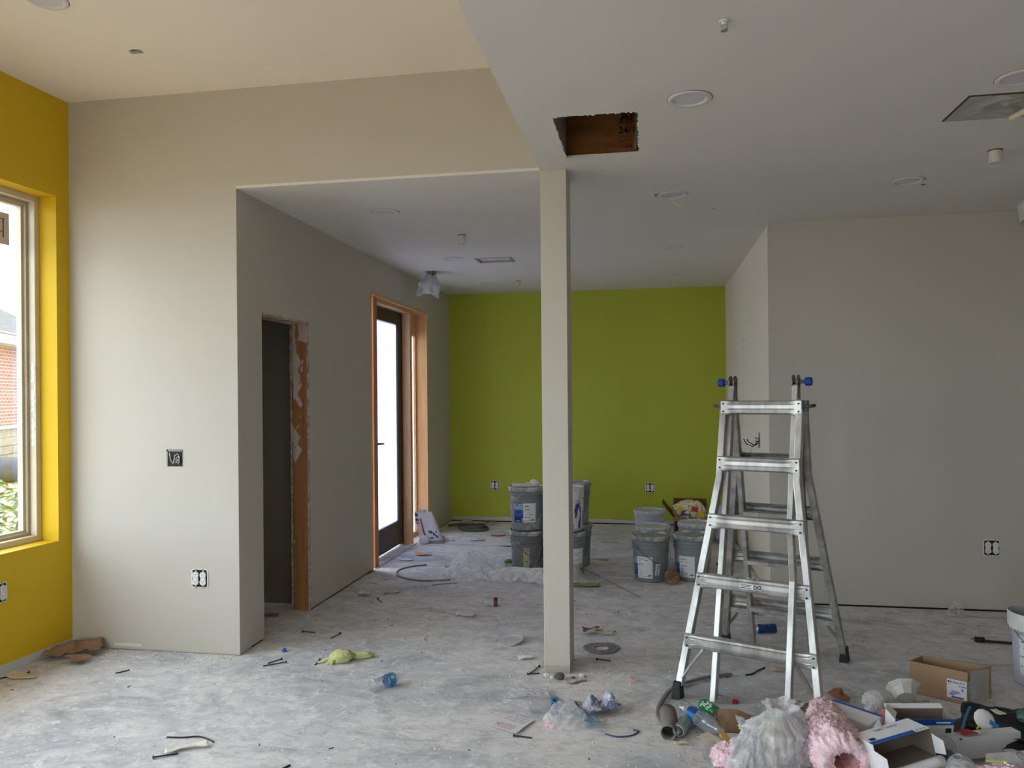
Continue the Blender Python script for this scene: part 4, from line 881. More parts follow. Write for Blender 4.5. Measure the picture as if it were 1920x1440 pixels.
# nails and screws
def nail(a, b, label, head=.008, r=.0032, grp='loose black framing screws'):
    a, b = Vector(a), Vector(b); o = empty('framing_screw', (a.x, a.y, 0), label, 'screw', grp); d = b - a
    mb = MB(); mb.tube([(0, 0, head * .9), (d.x, d.y, .004)], r, 6); mb.build('shank', inkd, o)
    ang = math.atan2(d.y, d.x); mb = MB(); mb.lathe([(0, 0), (head, 0), (head * .8, .004), (0, .005)], 10, TR(0, 0, head * .95, 0, -PI / 2, ang) if False else Matrix.Translation((0, 0, head * .95)) @ R3(0, 0, ang) @ R3(0, -PI / 2, 0)); mb.build('head', inkd, o)
for a, b, lb in [((-2.077, 4.103), (-2.125, 4.035), 'black screw nearest the pier corner, of the crossing pair'), ((-2.03, 4.06), (-2.13, 3.99), 'lower black screw of the pair by the pier corner'), ((-2.185, 4.608), (-2.102, 4.609), 'black screw lying crosswise in front of the narrow doorway'),
    ((-1.932, 4.605), (-1.955, 4.51), 'black screw pointing at camera between doorway and yellow rag'), ((-1.852, 4.12), (-1.85, 4.05), 'black screw at left tip of the yellow-green rag'), ((-1.985, 5.44), (-1.925, 5.36), 'black screw on the hall floor beside the clear plastic scrap'),
    ((-.605, 4.21), (-.64, 4.10), 'black screw leaning by the left foot of the column'), ((-.65, 4.085), (-.59, 4.11), 'second black screw by the left foot of the column'), ((-.30, 4.375), (-.22, 4.36), 'black screw right of the column on the compound crumbs'),
    ((-.594, 3.334), (-.515, 3.33), 'black screw just below the loose leaflet'), ((-2.042, 2.898), (-1.965, 2.952), 'black screw beside the pale paper strip at bottom left'), ((-3.36, 3.70), (-3.47, 3.56), 'black screw beside the board scrap at the yellow wall')]:
    nail(a, b, lb)
def wire(pts, r, m, label, name='wire_scrap', cat='wire', flat=1.0, z=None, grp=None):
    cx_, cy_ = pts[0][0], pts[0][1]
    P = []
    pts3 = [(p[0] - cx_, p[1] - cy_, (p[2] if len(p) > 2 else r * flat)) for p in pts]
    for i in range(len(pts3) - 1):          # Catmull-Rom smoothing
        p0, p1, p2, p3 = (Vector(pts3[max(0, i - 1)]), Vector(pts3[i]), Vector(pts3[i + 1]), Vector(pts3[min(len(pts3) - 1, i + 2)]))
        for k_ in range(6):
            t = k_ / 6; P.append(.5 * ((2 * p1) + (-p0 + p2) * t + (2 * p0 - 5 * p1 + 4 * p2 - p3) * t * t + (-p0 + 3 * p1 - 3 * p2 + p3) * t ** 3))
    P.append(Vector(pts3[-1])); mb = MB(); mb.tube(P, r, 7, flat=flat); o = mb.build(name, m, smooth=True); o.location = (cx_, cy_, 0); return tag(o, label, cat, grp)
blk = mat('black_wire', (40, 38, 40), rough=.5); grw = mat('grey_cable', (128, 124, 122), rough=.5); whw = mat('white_wire', (206, 204, 200), rough=.5)
wire([(-1.95, 6.60), (-2.06, 6.52), (-2.13, 6.38), (-2.09, 6.20), (-1.97, 6.08), (-1.80, 6.03), (-1.60, 6.09)], .0065, grw, 'curved grey cable offcut looping on the hall floor', 'cable_offcut', 'cable')
wire([(-1.70, 5.90), (-1.62, 5.96), (-1.52, 6.0)], .004, grw, 'thin twig-like wire below the curved grey cable')
wire([(-2.11, 3.087), (-2.04, 3.095), (-1.97, 3.115), (-1.90, 3.09), (-1.878, 3.075)], .0035, blk, 'thin dark wire lying above the pale paper strip at bottom left')
wire([(-2.882, 3.766), (-2.86, 3.785), (-2.837, 3.823)], .0032, blk, 'short dark wire on floor in front of the pier wall')
wire([(.496, 4.251), (.53, 4.27), (.57, 4.33), (.613, 4.383)], .0045, blk, 'curved black wire on floor inside the ladder legs')
wire([(-1.55, 2.85), (-1.49, 2.86), (-1.45, 2.93)], .004, blk, 'curved dark wire at the bottom edge left of centre')
wire([(1.94, 5.03, .012), (2.0, 5.02, .01), (2.12, 5.0, .01), (2.4, 4.9, .01), (2.9, 4.9, .01)], .008, blk, 'black power cord running behind the open bucket', 'extension_cable', 'cable')
mb = MB(); mb.cbox((0, 0, .016), (.055, .03, .03)); 
o = mb.build('plug', blk, bpy.data.objects['extension_cable'], bevel=.006); o.rotation_euler = (0, 0, -.1)
for dy in (-.006, .006): mb = MB(); mb.cbox((-.036, dy, .018), (.02, .002, .006)); mb.build('prong', steel_p, o)
wire([(.475, 3.70), (.52, 3.74), (.58, 3.79), (.63, 3.86)], .0038, blk, 'black wire curl left of the pink insulation', grp=None)
wire([(.50, 3.66), (.54, 3.68), (.57, 3.74), (.60, 3.80)], .0035, grw, 'grey wire twisted beside the black wire curl')
wire([(.70, 3.93), (.74, 3.90), (.79, 3.84)], .0035, blk, 'short black wire behind the pink insulation top')
wire([(.30, 3.98), (.33, 3.96), (.345, 3.94)], .003, grw, 'tiny grey wire on floor between the ladder rails')
wire([(-1.335, 4.68), (-1.375, 4.64), (-1.37, 4.56), (-1.345, 4.52)], .003, whw, 'thin white hooked wire on hall floor before the column')
wire([(-.43, 4.0), (-.40, 3.99), (-.36, 4.03), (-.33, 4.04)], .005, grw, 'crooked grey twist of debris before the column')
wire([(-1.69, 6.80), (-1.66, 6.86), (-1.64, 6.92)], .003, blk, 'tiny dark sliver on hall floor above the cable offcut')
# bent flat grey conduit strap round the ladder foot
wire([(.085, 3.50, .01), (.035, 3.62, .01), (.045, 3.78, .012), (.11, 3.98, .015), (.22, 4.10, .016), (.32, 4.18, .014), (.42, 4.23, .012)], .013, mat('grey_band', (118, 116, 112), rough=.55), 'bent grey strap arching around the left foot of the ladder', 'metal_strap', 'strap', flat=.55)
# paper, film, rags
def lay(mb, name, m, loc, rz, label, cat, rot=None, smooth=True, solid=.0012, grp=None):
    o = mb.build(name, m, smooth=smooth, solid=solid); o.location = loc; o.rotation_euler = rot or (0, 0, rz); return tag(o, label, cat, grp)
lay(sheet(.29, .17, 3, .10, 9, 26), 'crumpled_paper', mat('kraft_dark', (142, 114, 92), rough=.9, var=.12), (-3.33, 4.0, .0), .5, 'crumpled brown paper in the corner under the yellow wall', 'paper')
lay(sheet(.12, .09, 8, .06, 12, 18), 'crumpled_paper', mat('kraft_dark', (142, 114, 92)), (-3.22, 3.90, .0), -.3, 'smaller folded brown paper piece beside the corner heap', 'paper')
mb = MB(); mb.prism([(-.09, -.03), (.02, -.045), (.04, -.0), (.10, .015), (.09, .035), (.0, .03), (-.03, .02)], -.004, .004, TR(0, 0, .006, PI / 2, 0, 0)); o = mb.build('board_scrap', mat('tan_board', (204, 190, 160), rough=.8)); place(o, (-3.36, 3.63, .004), (0, 0, .35)); tag(o, 'jagged tan board scrap on floor beside the yellow wall', 'board scrap')
lay(sheet(.17, .038, 5, .028, 10, 16, outline=lambda u, v, x, y: (x, y + .02 * math.sin(u * 3))), 'paper_strip', mat('cream_paper', (222, 216, 204), rough=.7), (-1.95, 2.99, .0), .55, 'torn pale paper strip at bottom left', 'paper')
# greenish work glove: palm, cuff and fingers crumpled together
o = empty('work_glove', (-1.73, 4.14, 0), 'crumpled yellow-green work glove lying on the floor', 'glove', rot=(0, 0, .35)); gmn = mat('lime_knit', (196, 198, 140), rough=.85, var=.12, bump=.3, bscale=90)
blob((.13, .11, .075), 2, .42, 3.2, 4).build('palm', gmn, o, smooth=True)
mb = blob((.14, .05, .045), 6, .35, 4, 4); mb.v = [(x + .11, y + .03, z) for x, y, z in mb.v]; mb.build('cuff', gmn, o, smooth=True)
for i, (a, l, dy) in enumerate(((2.9, .10, -.02), (3.4, .06, -.04), (2.6, .07, .02), (3.9, .05, -.045))):
    mb = MB(); x0, y0 = -.03, dy * .6; mb.tube([(x0, y0, .02), (x0 + l * .5 * math.cos(a), y0 + l * .5 * math.sin(a), .018), (x0 + l * math.cos(a + .3), y0 + l * math.sin(a + .3), .008)], [.014, .012, .006], 8, flat=.7); mb.build('finger', gmn, o, smooth=True)
# wire nut
mb = MB(); mb.lathe([(.012, 0), (.011, .012), (.007, .022), (0, .024)], 10); mb.box(-.018, .018, -.002, .002, 0, .008); o = mb.build('wire_nut', mat('nut_blue', (44, 96, 190), rough=.4)); place(o, (-2.13, 4.245, 0), (.3, .2, 0)); tag(o, 'small blue wire nut on floor near the pier corner', 'wire nut')
mb = MB(); mb.lathe([(.012, 0), (.010, .012), (.0, .016)], 9); o = mb.build('wire_nut', mat('nut_red', (150, 24, 28), rough=.4)); place(o, (.393, 3.872, .004), (1.4, 0, 1.2), (1.6, 1.2, 1.6)); tag(o, 'small red wire nut on floor between the front ladder rails', 'wire nut')
# lids, rings by the column
mb = MB(); mb.lathe([(0, .004), (.06, .003), (.078, .004), (.085, .012), (.0865, .012), (.080, .001), (0, .0)], 40); o = mb.build('round_disc', mat('dusty_lid', (168, 170, 174), rough=.6, rgb2=(190, 189, 188)), smooth=True); place(o, (-.845, 4.615, .004), (.10, -.13, 0)); tag(o, 'thin round dusty lid, upturned at one edge, left of the column', 'lid')
mb = MB(); mb.grid(lambda u, v: ((.043 + .062 * v) * (1 + .06 * math.sin(u * 17) * v) * math.cos(u * 2 * PI) * 1.0, (.043 + .062 * v) * (1 + .08 * math.sin(u * 11 + 1)) * math.sin(u * 2 * PI), .004 + .006 * abs(noise.noise(Vector((u * 9, v * 3, 0))))), 60, 6); o = mb.build('abrasive_ring', mat('grey_felt', (128, 124, 128), rough=.9, var=.15, scale=30, bump=.4), solid=.004); place(o, (-.285, 4.575, 0)); tag(o, 'grey ragged ring with a hole, on floor right of the column', 'sanding ring')
lay(sheet(.10, .09, 11, .055, 14, 20), 'crumpled_card', mat('kraft_red', (150, 104, 74), rough=.85), (-.37, 4.85, 0), .2, 'crumpled brown card right of the column foot', 'card scrap')
lay(sheet(.11, .05, 14, .04, 16, 18), 'torn_cup_rim', mat('torn_white_brown', (190, 160, 138), rough=.8, rgb2=(226, 220, 212), scale=22), (-.29, 4.84, 0), -.1, 'torn white and brown paper loop beside the crumpled card', 'paper')
lay(sheet(.09, .05, 21, .03, 14, 16), 'paper_shred', mat('white_shred', (218, 216, 212), rough=.8), (-.70, 4.33, 0), .3, 'curled white paper shred left of the column', 'paper')
lay(sheet(.05, .035, 23, .025, 16, 10), 'pink_chip', mat('pink_chip', (206, 166, 150), rough=.8), (-.09, 4.07, 0), -.8, 'small pinkish chip on the floor right of the column', 'chip')
# rubble at the column foot
stone_g = mat('rubble_grey', (92, 90, 90), rough=.9); rub_w = mat('rubble_white', (206, 204, 198), rough=.9)
for i, (x, y, s, m_, lb) in enumerate([(-.475, 4.05, .035, stone_g, 'dark grey stone chip against the column foot'), (-.545, 4.07, .024, rub_w, 'white rubble lump at left front corner of the column'), (-.515, 4.055, .018, rub_w, 'small white rubble lump beside the dark stone chip'), (-.36, 4.10, .022, rub_w, 'white rubble lump right of the column foot'), (-.405, 4.07, .014, stone_g, 'tiny grey stone right of the column corner')]):
    o = blob((s * 1.6, s * 1.2, s * 1.1), i + 30, .3, 2.2, 2).build('rubble_chip', m_); place(o, (x, y, 0)); tag(o, lb, 'rubble', 'rubble chips at the column foot')
# leaflet
o = empty('leaflet', (-.635, 3.455, .004), 'printed white leaflet with reddish diagram lying on the floor', 'leaflet', rot=(0, 0, .0))
C4 = [(-.109, -.023), (.047, -.099), (.105, .052), (-.02, .098)]
mb = MB(); mb.grid(lambda u, v: ((1 - u) * (1 - v) * C4[0][0] + u * (1 - v) * C4[1][0] + u * v * C4[2][0] + (1 - u) * v * C4[3][0], (1 - u) * (1 - v) * C4[0][1] + u * (1 - v) * C4[1][1] + u * v * C4[2][1] + (1 - u) * v * C4[3][1], .003 + .006 * (u - .5) ** 2), 24, 24,
    lambda u, v: 1 if (.49 < v < .52) else (2 if (u > .22 and u < .8 and .10 < v < .42 and int(v * 24) % 2 == 0) or (.1 < u < .3 and .62 < v < .9 and int(u * 24) % 2) else (1 if abs(((u - .25) ** 2 + (v - .3) ** 2) ** .5 - .06) < .02 or (.35 < u < .9 and .58 < v < .9 and int(v * 24) % 3 == 0) else 0)))
mb.build('printed_sheet', [mat('leaflet_paper', (220, 216, 222), rough=.5, var=.01), inkg, mat('leaflet_red', (206, 160, 156))], o, solid=.0012, fix=False)
# film ring, blue rag pile
lay(sheet(.21, .12, 31, .035, 9, 28, outline=lambda u, v, x, y: (x * (1.1 - .2 * v), y)), 'plastic_film', milky, (-.60, 3.80, 0), .1, 'flattened milky plastic film above the blue-labelled bottle', 'plastic film')
o = film_heap(.19, .17, .12, 12, 60, 14, .8).build('plastic_bag', bagclear, smooth=True); place(o, (-.385, 3.50, 0)); tag(o, 'small clear plastic bag under the blue rag', 'plastic bag')
lay(sheet(.20, .11, 41, .065, 22, 50), 'blue_rag', mat('navy_grey_film', (186, 190, 204), rough=.4, rgb2=(96, 102, 130), scale=16, lo=.46, hi=.54), (-.25, 3.66, 0), .5, 'crumpled blue-grey wrapper beside the clear bottle', 'wrapper')
lay(sheet(.16, .06, 44, .05, 13, 26), 'blue_strap', mat('dusty_blue', (104, 138, 160), rough=.6, var=.12), (-.29, 3.52, .01), -.9, 'dusty blue cloth strip hanging off the wrapper', 'cloth strip')
wire([(-.20, 3.42), (-.15, 3.40), (-.09, 3.42), (-.055, 3.47), (-.08, 3.48)], .0035, mat('blue_cord', (70, 84, 110)), 'thin blue-grey cord loop ending the cloth strip', 'cord_loop', 'cord')
o = blob((.04, .03, .025), 61, .4, 3, 3).build('pink_tuft', mat('pink_fluff', (226, 176, 180), rough=.9, var=.1)); place(o, (-.455, 3.46, 0)); tag(o, 'tiny pink insulation tuft by the small clear bag', 'insulation')
# hall floor litter
bp = mat('sack_paper', (206, 202, 202), rough=.7, var=.05)
o = empty('cement_sack', (-2.20, 7.66, 0), 'slumped white sack with red stripe leaning on the door framing', 'sack', rot=(0, 0, .2))
def sackf(u, v):
    a = u * 2 * PI; w_ = .115 * (1 - .25 * v ** 3); t_ = .065 * (1 - .7 * v ** 2); return (w_ * math.copysign(abs(math.cos(a)) ** .6, math.cos(a)) - .10 * v, t_ * math.copysign(abs(math.sin(a)) ** .7, math.sin(a)) + .03 * v + .008 * noise.noise(Vector((a, v * 8, 2))), .002 + .31 * v + .012 * noise.noise(Vector((a * 2, v * 6, 5))))
mb = MB(); mb.grid(sackf, 40, 20, lambda u, v: (1 if .70 < u < .735 and v < .8 else (2 if (.55 < u < .68 and v > .62 and int(v * 40) % 3) or (.76 < u < .86 and .15 < v < .4 and int(u * 60 + v * 30) % 2) else 0))); mb.build('sack_body', [bp, mat('stripe_red', (160, 70, 58)), mat('print_navy', (60, 74, 120))], o, smooth=True)
mb = MB(); mb.grid(lambda u, v: (-.10 + .07 * (u - .5), .03 + .01 * math.sin(u * 9), .30 + .04 * v + .01 * math.sin(u * 7)), 8, 3); mb.build('torn_top', bp, o, solid=.002)
mb = MB(); mb.box(-.09, .13, -.07, -.02, 0, .03); mb.build('grey_fold', mat('sack_grey', (140, 140, 146)), o, bevel=.01)
o = blob((.11, .09, .10), 14, .2, 3, 3).build('paper_bag', bp, smooth=True); place(o, (-2.262, 7.57, 0)); tag(o, 'small round white bag at the left foot of the sack', 'bag')
mb = MB(); mb.lathe([(.028, 0), (.040, .09), (.042, .09)], 18, TR(0, 0, .03, 0, 1.9, .6)); o = mb.build('foam_cup', mat('foam_cup', (190, 192, 184)), smooth=True, solid=.002); place(o, (-2.10, 7.72, .01)); tag(o, 'tipped pale foam cup right of the sack', 'cup')
cgm = mat('olive_hose', (84, 82, 70), rough=.6)
for q in range(1): wire([(-2.12, 8.45, .02), (-2.02, 8.32, .02), (-1.86, 8.30, .02), (-1.78, 8.42, .02), (-1.88, 8.54, .03), (-2.02, 8.50, .03), (-1.98, 8.36, .045), (-1.84, 8.38, .045), (-1.86, 8.5, .05), (-2.1, 8.56, .04), (-2.25, 8.5, .03)], .016, cgm, 'coil of dark hose on floor in the far left corner', 'hose_coil', 'hose')
o = blob((.16, .10, .10), 15, .4, 3, 3).build('crumpled_paper', mat('tan_grey', (168, 158, 142), rough=.8), smooth=True); place(o, (-2.06, 8.62, 0)); tag(o, 'tan-grey crumpled paper behind the hose coil', 'paper')
lay(sheet(.13, .09, 51, .07, 12, 16), 'crumpled_paper', mat('kraft_brown', (160, 112, 76), rough=.85), (-1.83, 8.80, 0), .2, 'brown crumpled paper at the foot of the green wall', 'paper')
for i, (x, y, a, b, rz, c, lb) in enumerate([(-1.60, 8.10, .16, .09, .1, (206, 160, 156), 'pink crumpled paper left of the bucket stack'), (-1.76, 7.80, .16, .06, .2, (170, 176, 206), 'pale blue paper scrap on the hall floor'), (-1.38, 7.55, .20, .08, 0, (216, 214, 214), 'white torn paper beside the left bucket stack'),
        (-2.11, 7.02, .15, .08, .3, (216, 160, 128), 'orange paper scrap in front of the exterior door'), (-2.2, 6.78, .12, .05, .2, (206, 212, 220), 'thin white paper scrap below the orange one'), (-1.75, 6.56, .05, .05, .5, (168, 140, 84), 'small ochre chip right of the curved cable'),
        (-1.24, 5.11, .13, .06, -.1, (206, 204, 198), 'whitish crumpled film on hall floor below the maroon-labelled bottle'), (-.46, 7.05, .20, .07, -.2, (214, 208, 206), 'white paper scrap right of the column behind buckets'), (-.40, 7.9, .16, .05, -.2, (200, 196, 192), 'flat grey paper scrap behind the column toward the green wall'),
        (1.72, 3.83, .08, .06, .3, (158, 140, 122), 'small brownish lump right of the labelled carton'), (.66, 4.33, .10, .04, -.2, (190, 172, 146), 'tan flat scrap beside the curved black wire'), (-1.95, 5.62, .14, .05, .4, (200, 196, 188), 'faint dusty film scrap on hall floor'), (-2.13, 5.55, .09, .08, .2, (206, 204, 196), 'clear-white scrap leaning at the base of the hall wall')]):
    lay(sheet(a, b, 60 + i, .035 if i not in (4, 8) else .012, 14, 14), 'paper_scrap', mat('scrap_%d' % i, c, rough=.75), (x, y, 0), rz, lb, 'paper scrap')
lay(sheet(.13, .05, 90, .02, 12, 14), 'tan_card', mat('tan_card', (160, 120, 80)), (-2.58, 4.92, 0), .2, 'tan block of card on the dark closet floor', 'card scrap')
lay(sheet(.15, .09, 91, .05, 13, 20), 'plastic_scrap', milky, (-1.80, 5.83, 0), .2, 'clear plastic scrap with a tail on hall floor', 'plastic scrap')
wire([(-1.86, 5.80), (-1.93, 5.74), (-1.99, 5.62), (-1.98, 5.54)], .004, whw, 'pale string trailing from the clear plastic scrap', 'string', 'string')
lay(film_heap(.52, .40, .24, 16, 90, 6.5, 1.0), 'plastic_sheeting', bagclear, (-1.42, 6.26, 0), .2, 'clear plastic sheeting heaped left of the bucket stack', 'plastic sheeting', solid=0)
lay(film_heap(.78, .22, .15, 17, 90, 9, .1, 5), 'plastic_sheeting', milky, (-.95, 6.16, 0), -.12, 'milky plastic roll lying before the bucket stack', 'plastic sheeting', solid=0)
lay(film_heap(.24, .16, .10, 18, 50, 9, .5), 'plastic_sheeting', milky, (-1.62, 6.33, 0), .2, 'small clear plastic tail left of the heap', 'plastic sheeting', solid=0)
lay(film_heap(.28, .22, .13, 19, 60, 8, 1.2), 'plastic_sheeting', mat('white_film', (206, 206, 206), rough=.4, trans=.3), (-.62, 6.22, 0), 0, 'white bag bunched at the bucket foot right of the column', 'plastic sheeting', solid=0)
lay(sheet(.26, .10, 92, .03, 10, 20), 'film_scrap', mat('olive_film', (150, 148, 110), rough=.5), (-.52, 6.05, 0), .15, 'olive film strip right of the column foot', 'plastic film')
mb = MB(); mb.tube([(-.05, 0, .02), (0, .0, .035), (.05, .0, .03), (.09, 0, .018)], [.018, .03, .028, .014], 10, flat=.6); lay(mb, 'green_cup', mat('leaf_green_plastic', (58, 130, 62), rough=.5), (-1.24, 6.72, 0), .2, 'green crushed plastic cup left of the bucket stack', 'cup', solid=0)
lay(blob((.11, .10, .125), 20, .6, 5, 4), 'paper_cup', mat('brown_bag', (108, 80, 60), rough=.85, rgb2=(150, 118, 92), scale=9), (.172, 6.22, 0), 0, 'crumpled brown paper cup between the two front buckets', 'paper cup', smooth=False, solid=0)
lay(blob((.10, .08, .05), 24, .3, 3, 3), 'dark_blue_rag', mat('navy_rag', (26, 36, 84), rough=.7), (.62, 6.90, 0), 0, 'dark blue rag on floor seen through the ladder', 'rag', solid=0)
lay(blob((.07, .05, .03), 25, .3, 3, 3), 'dark_scrap', mat('dark_scrap', (60, 58, 56), rough=.8), (.50, 6.42, 0), 0, 'dark grey scrap beside the bucket right of the paper cup', 'scrap', solid=0)
mb = MB(); mb.lathe([(.030, .0), (.036, .09), (.041, .095), (.041, .1)], 20, TR(0, 0, .036, 0, 1.35, .9)); o = mb.build('clear_cup', milky, smooth=True); place(o, (1.96, 5.52, .0)); tag(o, 'crushed clear plastic cup against the grey right-hand wall', 'cup')
# open carton with wrappers by the green wall
def carton(name, C, H, label, mo, mi, thick=.004, cat='box', grp=None, flaps=()):
    """open-topped carton on four ground points C (counter-clockwise), walls as parts"""
    cx_, cy_ = sum(p[0] for p in C) / 4, sum(p[1] for p in C) / 4; z0 = C[0][2] if len(C[0]) > 2 else 0
    o = empty(name, (cx_, cy_, z0), label, cat, grp); P = [Vector((p[0] - cx_, p[1] - cy_, 0)) for p in C]
    mb = MB(); mb._add([tuple(p) for p in P], [(0, 1, 2, 3)]); mb.build('bottom', mi, o, solid=thick)
    for i in range(4):
        a, b = P[i], P[(i + 1) % 4]; mb = MB(); mb.grid(lambda u, v: (a.x + (b.x - a.x) * u, a.y + (b.y - a.y) * u, H * v + .003), 6, 3)
        w_ = mb.build('side_panel', mo, o, solid=thick)
    for i, l, ang in flaps:
        a, b = P[i], P[(i + 1) % 4]; n = Vector((b.y - a.y, a.x - b.x, 0)).normalized(); mb = MB(); mb.grid(lambda u, v: (a.x + (b.x - a.x) * u + n.x * l * v * math.cos(ang), a.y + (b.y - a.y) * u + n.y * l * v * math.cos(ang), H + l * v * math.sin(ang)), 4, 3); mb.build('flap', mi, o, solid=thick)
    return o
carton('cardboard_box', [(.24, 7.95), (.60, 7.97), (.59, 8.3), (.25, 8.3)], .255, 'open brown carton heaped with candy wrappers before the green wall', cardb, mat('carton_redbrown', (112, 70, 48), rough=.9), flaps=((2, .15, 1.45), (3, .18, .9)))
wrp = mat('wrapper_mix', (226, 220, 208), rough=.35, rgb2=(196, 178, 60), scale=30, lo=.52, hi=.55, detail=3)
o = blob((.33, .24, .22), 26, .4, 3.4, 4).build('wrapper_bag', wrp, smooth=False); place(o, (.40, 8.06, .22)); tag(o, 'crumpled bag of yellow and white wrappers on top of the carton', 'plastic bag')
for i, (dx, dz, c) in enumerate(((-.06, .05, (96, 60, 130)), (.04, .09, (190, 60, 84)), (.10, .04, (216, 196, 40)), (-.10, .09, (222, 200, 60)), (.0, .02, (120, 140, 70)), (.08, -.01, (214, 210, 200)))):
    mb = sheet(.07, .05, 100 + i, .03, 20, 8); mb.build('wrapper', mat('wrap_%d' % i, c, rough=.4), o, loc=(dx, -.115, dz + .03)).rotation_euler = (1.2, .3 * i, .2)
mb = MB(); mb.box(.255, .34, 7.935, 7.944, .12, .22); tagm = mb.build('navy_patch', mat('navy_patch', (30, 34, 74)), None); tagm.parent = bpy.data.objects['cardboard_box']; tagm.matrix_parent_inverse = bpy.data.objects['cardboard_box'].matrix_world.inverted() if False else Matrix.Translation((-.42, -8.13, 0))
lay(blob((.20, .16, .24), 27, .3, 3, 4), 'pale_blue_sack', mat('pale_blue_plastic', (176, 184, 206), rough=.4, var=.05), (.745, 8.0, 0), 0, 'pale blue plastic sack behind the ladder near the side wall', 'sack', solid=0)
lay(blob((.14, .13, .20), 28, .2, 3, 4), 'pale_blue_sack', mat('pale_blue_plastic', (176, 184, 206)), (.745, 8.0, .22), 0, 'pale blue plastic bundle on top of the sack behind the ladder', 'sack', solid=0)

# ================================================================== LABELLED CARTON (right)
kb = carton('cardboard_box', [(1.275, 4.14), (1.49, 4.005), (1.635, 4.115), (1.36, 4.225)], .155, 'open brown carton with white shipping label, beside the open bucket', cardb, cardb_in, .005)
kb['label'] = 'open brown carton with white and blue shipping label beside the litter heap'
A_, B_ = Vector((1.275, 4.14)) - Vector((1.44, 4.12125)), Vector((1.49, 4.005)) - Vector((1.44, 4.12125)); dr = (B_ - A_).normalized(); nn = Vector((dr.y, -dr.x))
Mf = Matrix(((dr.x, 0, nn.x, A_.x + nn.x * .0032), (dr.y, 0, nn.y, A_.y + nn.y * .0032), (0, 1, 0, 0), (0, 0, 0, 1)))    # local x along the front panel, y up, z out
LW = (B_ - A_).length
mb = MB(); mb.box(LW - .088, LW - .003, .022, .112, .0, .001, Mf); lbl = mb.build('shipping_label', paperw, kb)
nvy = mat('label_print_blue', (38, 62, 150), var=.02)
text('KRALOY', .0165, Mf @ Matrix.Translation((LW - .073, .094, .0014)), nvy, lbl, bold=.0003); text('S7-8098', .010, Mf @ Matrix.Translation((LW - .038, .080, .0014)), nvy, lbl, bold=.0003); text('TMKS', .007, Mf @ Matrix.Translation((LW - .085, .086, .0014)), nvy, lbl)
mb = MB()
mb.box(LW - .084, LW - .076, .095, .105, .001, .0016, Mf); mb.build('label_emblem', nvy, lbl); mb = MB()
for y, a, b in ((.045, .01, .05), (.040, .012, .035), (.036, .01, .028), (.030, .02, .075), (.027, .02, .072), (.024, .02, .07), (.05, .02, .06), (.055, .02, .055)): mb.box(LW - .088 + a, LW - .088 + b, y, y + .0025, .001, .0016, Mf)
for x in (.062, .066, .070): mb.box(LW - .088 + x, LW - .088 + x + .002, .060, .075, .001, .0016, Mf)
tag(mb.build('label_bars', nvy, lbl), kind='stuff')
# the label wraps round the corner
C_ = Vector((1.635, 4.115)) - Vector((1.44, 4.12125)); d2 = (C_ - B_).normalized(); n2 = Vector((d2.y, -d2.x)); Ms = Matrix(((d2.x, 0, n2.x, B_.x + n2.x * .0032), (d2.y, 0, n2.y, B_.y + n2.y * .0032), (0, 1, 0, 0), (0, 0, 0, 1)))
mb = MB(); mb.box(.003, .062, .024, .115, 0, .001, Ms); l2 = mb.build('shipping_label', mat('label_grey', (190, 190, 196)), kb)
mb = MB()
for y, a, b in ((.10, .01, .05), (.094, .012, .04), (.05, .01, .045), (.045, .012, .03), (.07, .03, .05), (.075, .02, .035)): mb.box(a, b, y, y + .003, .001, .0016, Ms)
tag(mb.build('label_bars', nvy, l2), kind='stuff')
mb = MB(); mb.grid(lambda u, v: (1.49 + .10 * u, 3.965 + .05 * u + .01 * math.sin(v * 3), .02 + .16 * v), 6, 8); o = mb.build('clear_clamshell', milky if False else clear, solid=.001); tag(o, 'upright clear plastic sheet leaning on the carton corner', 'plastic sheet')

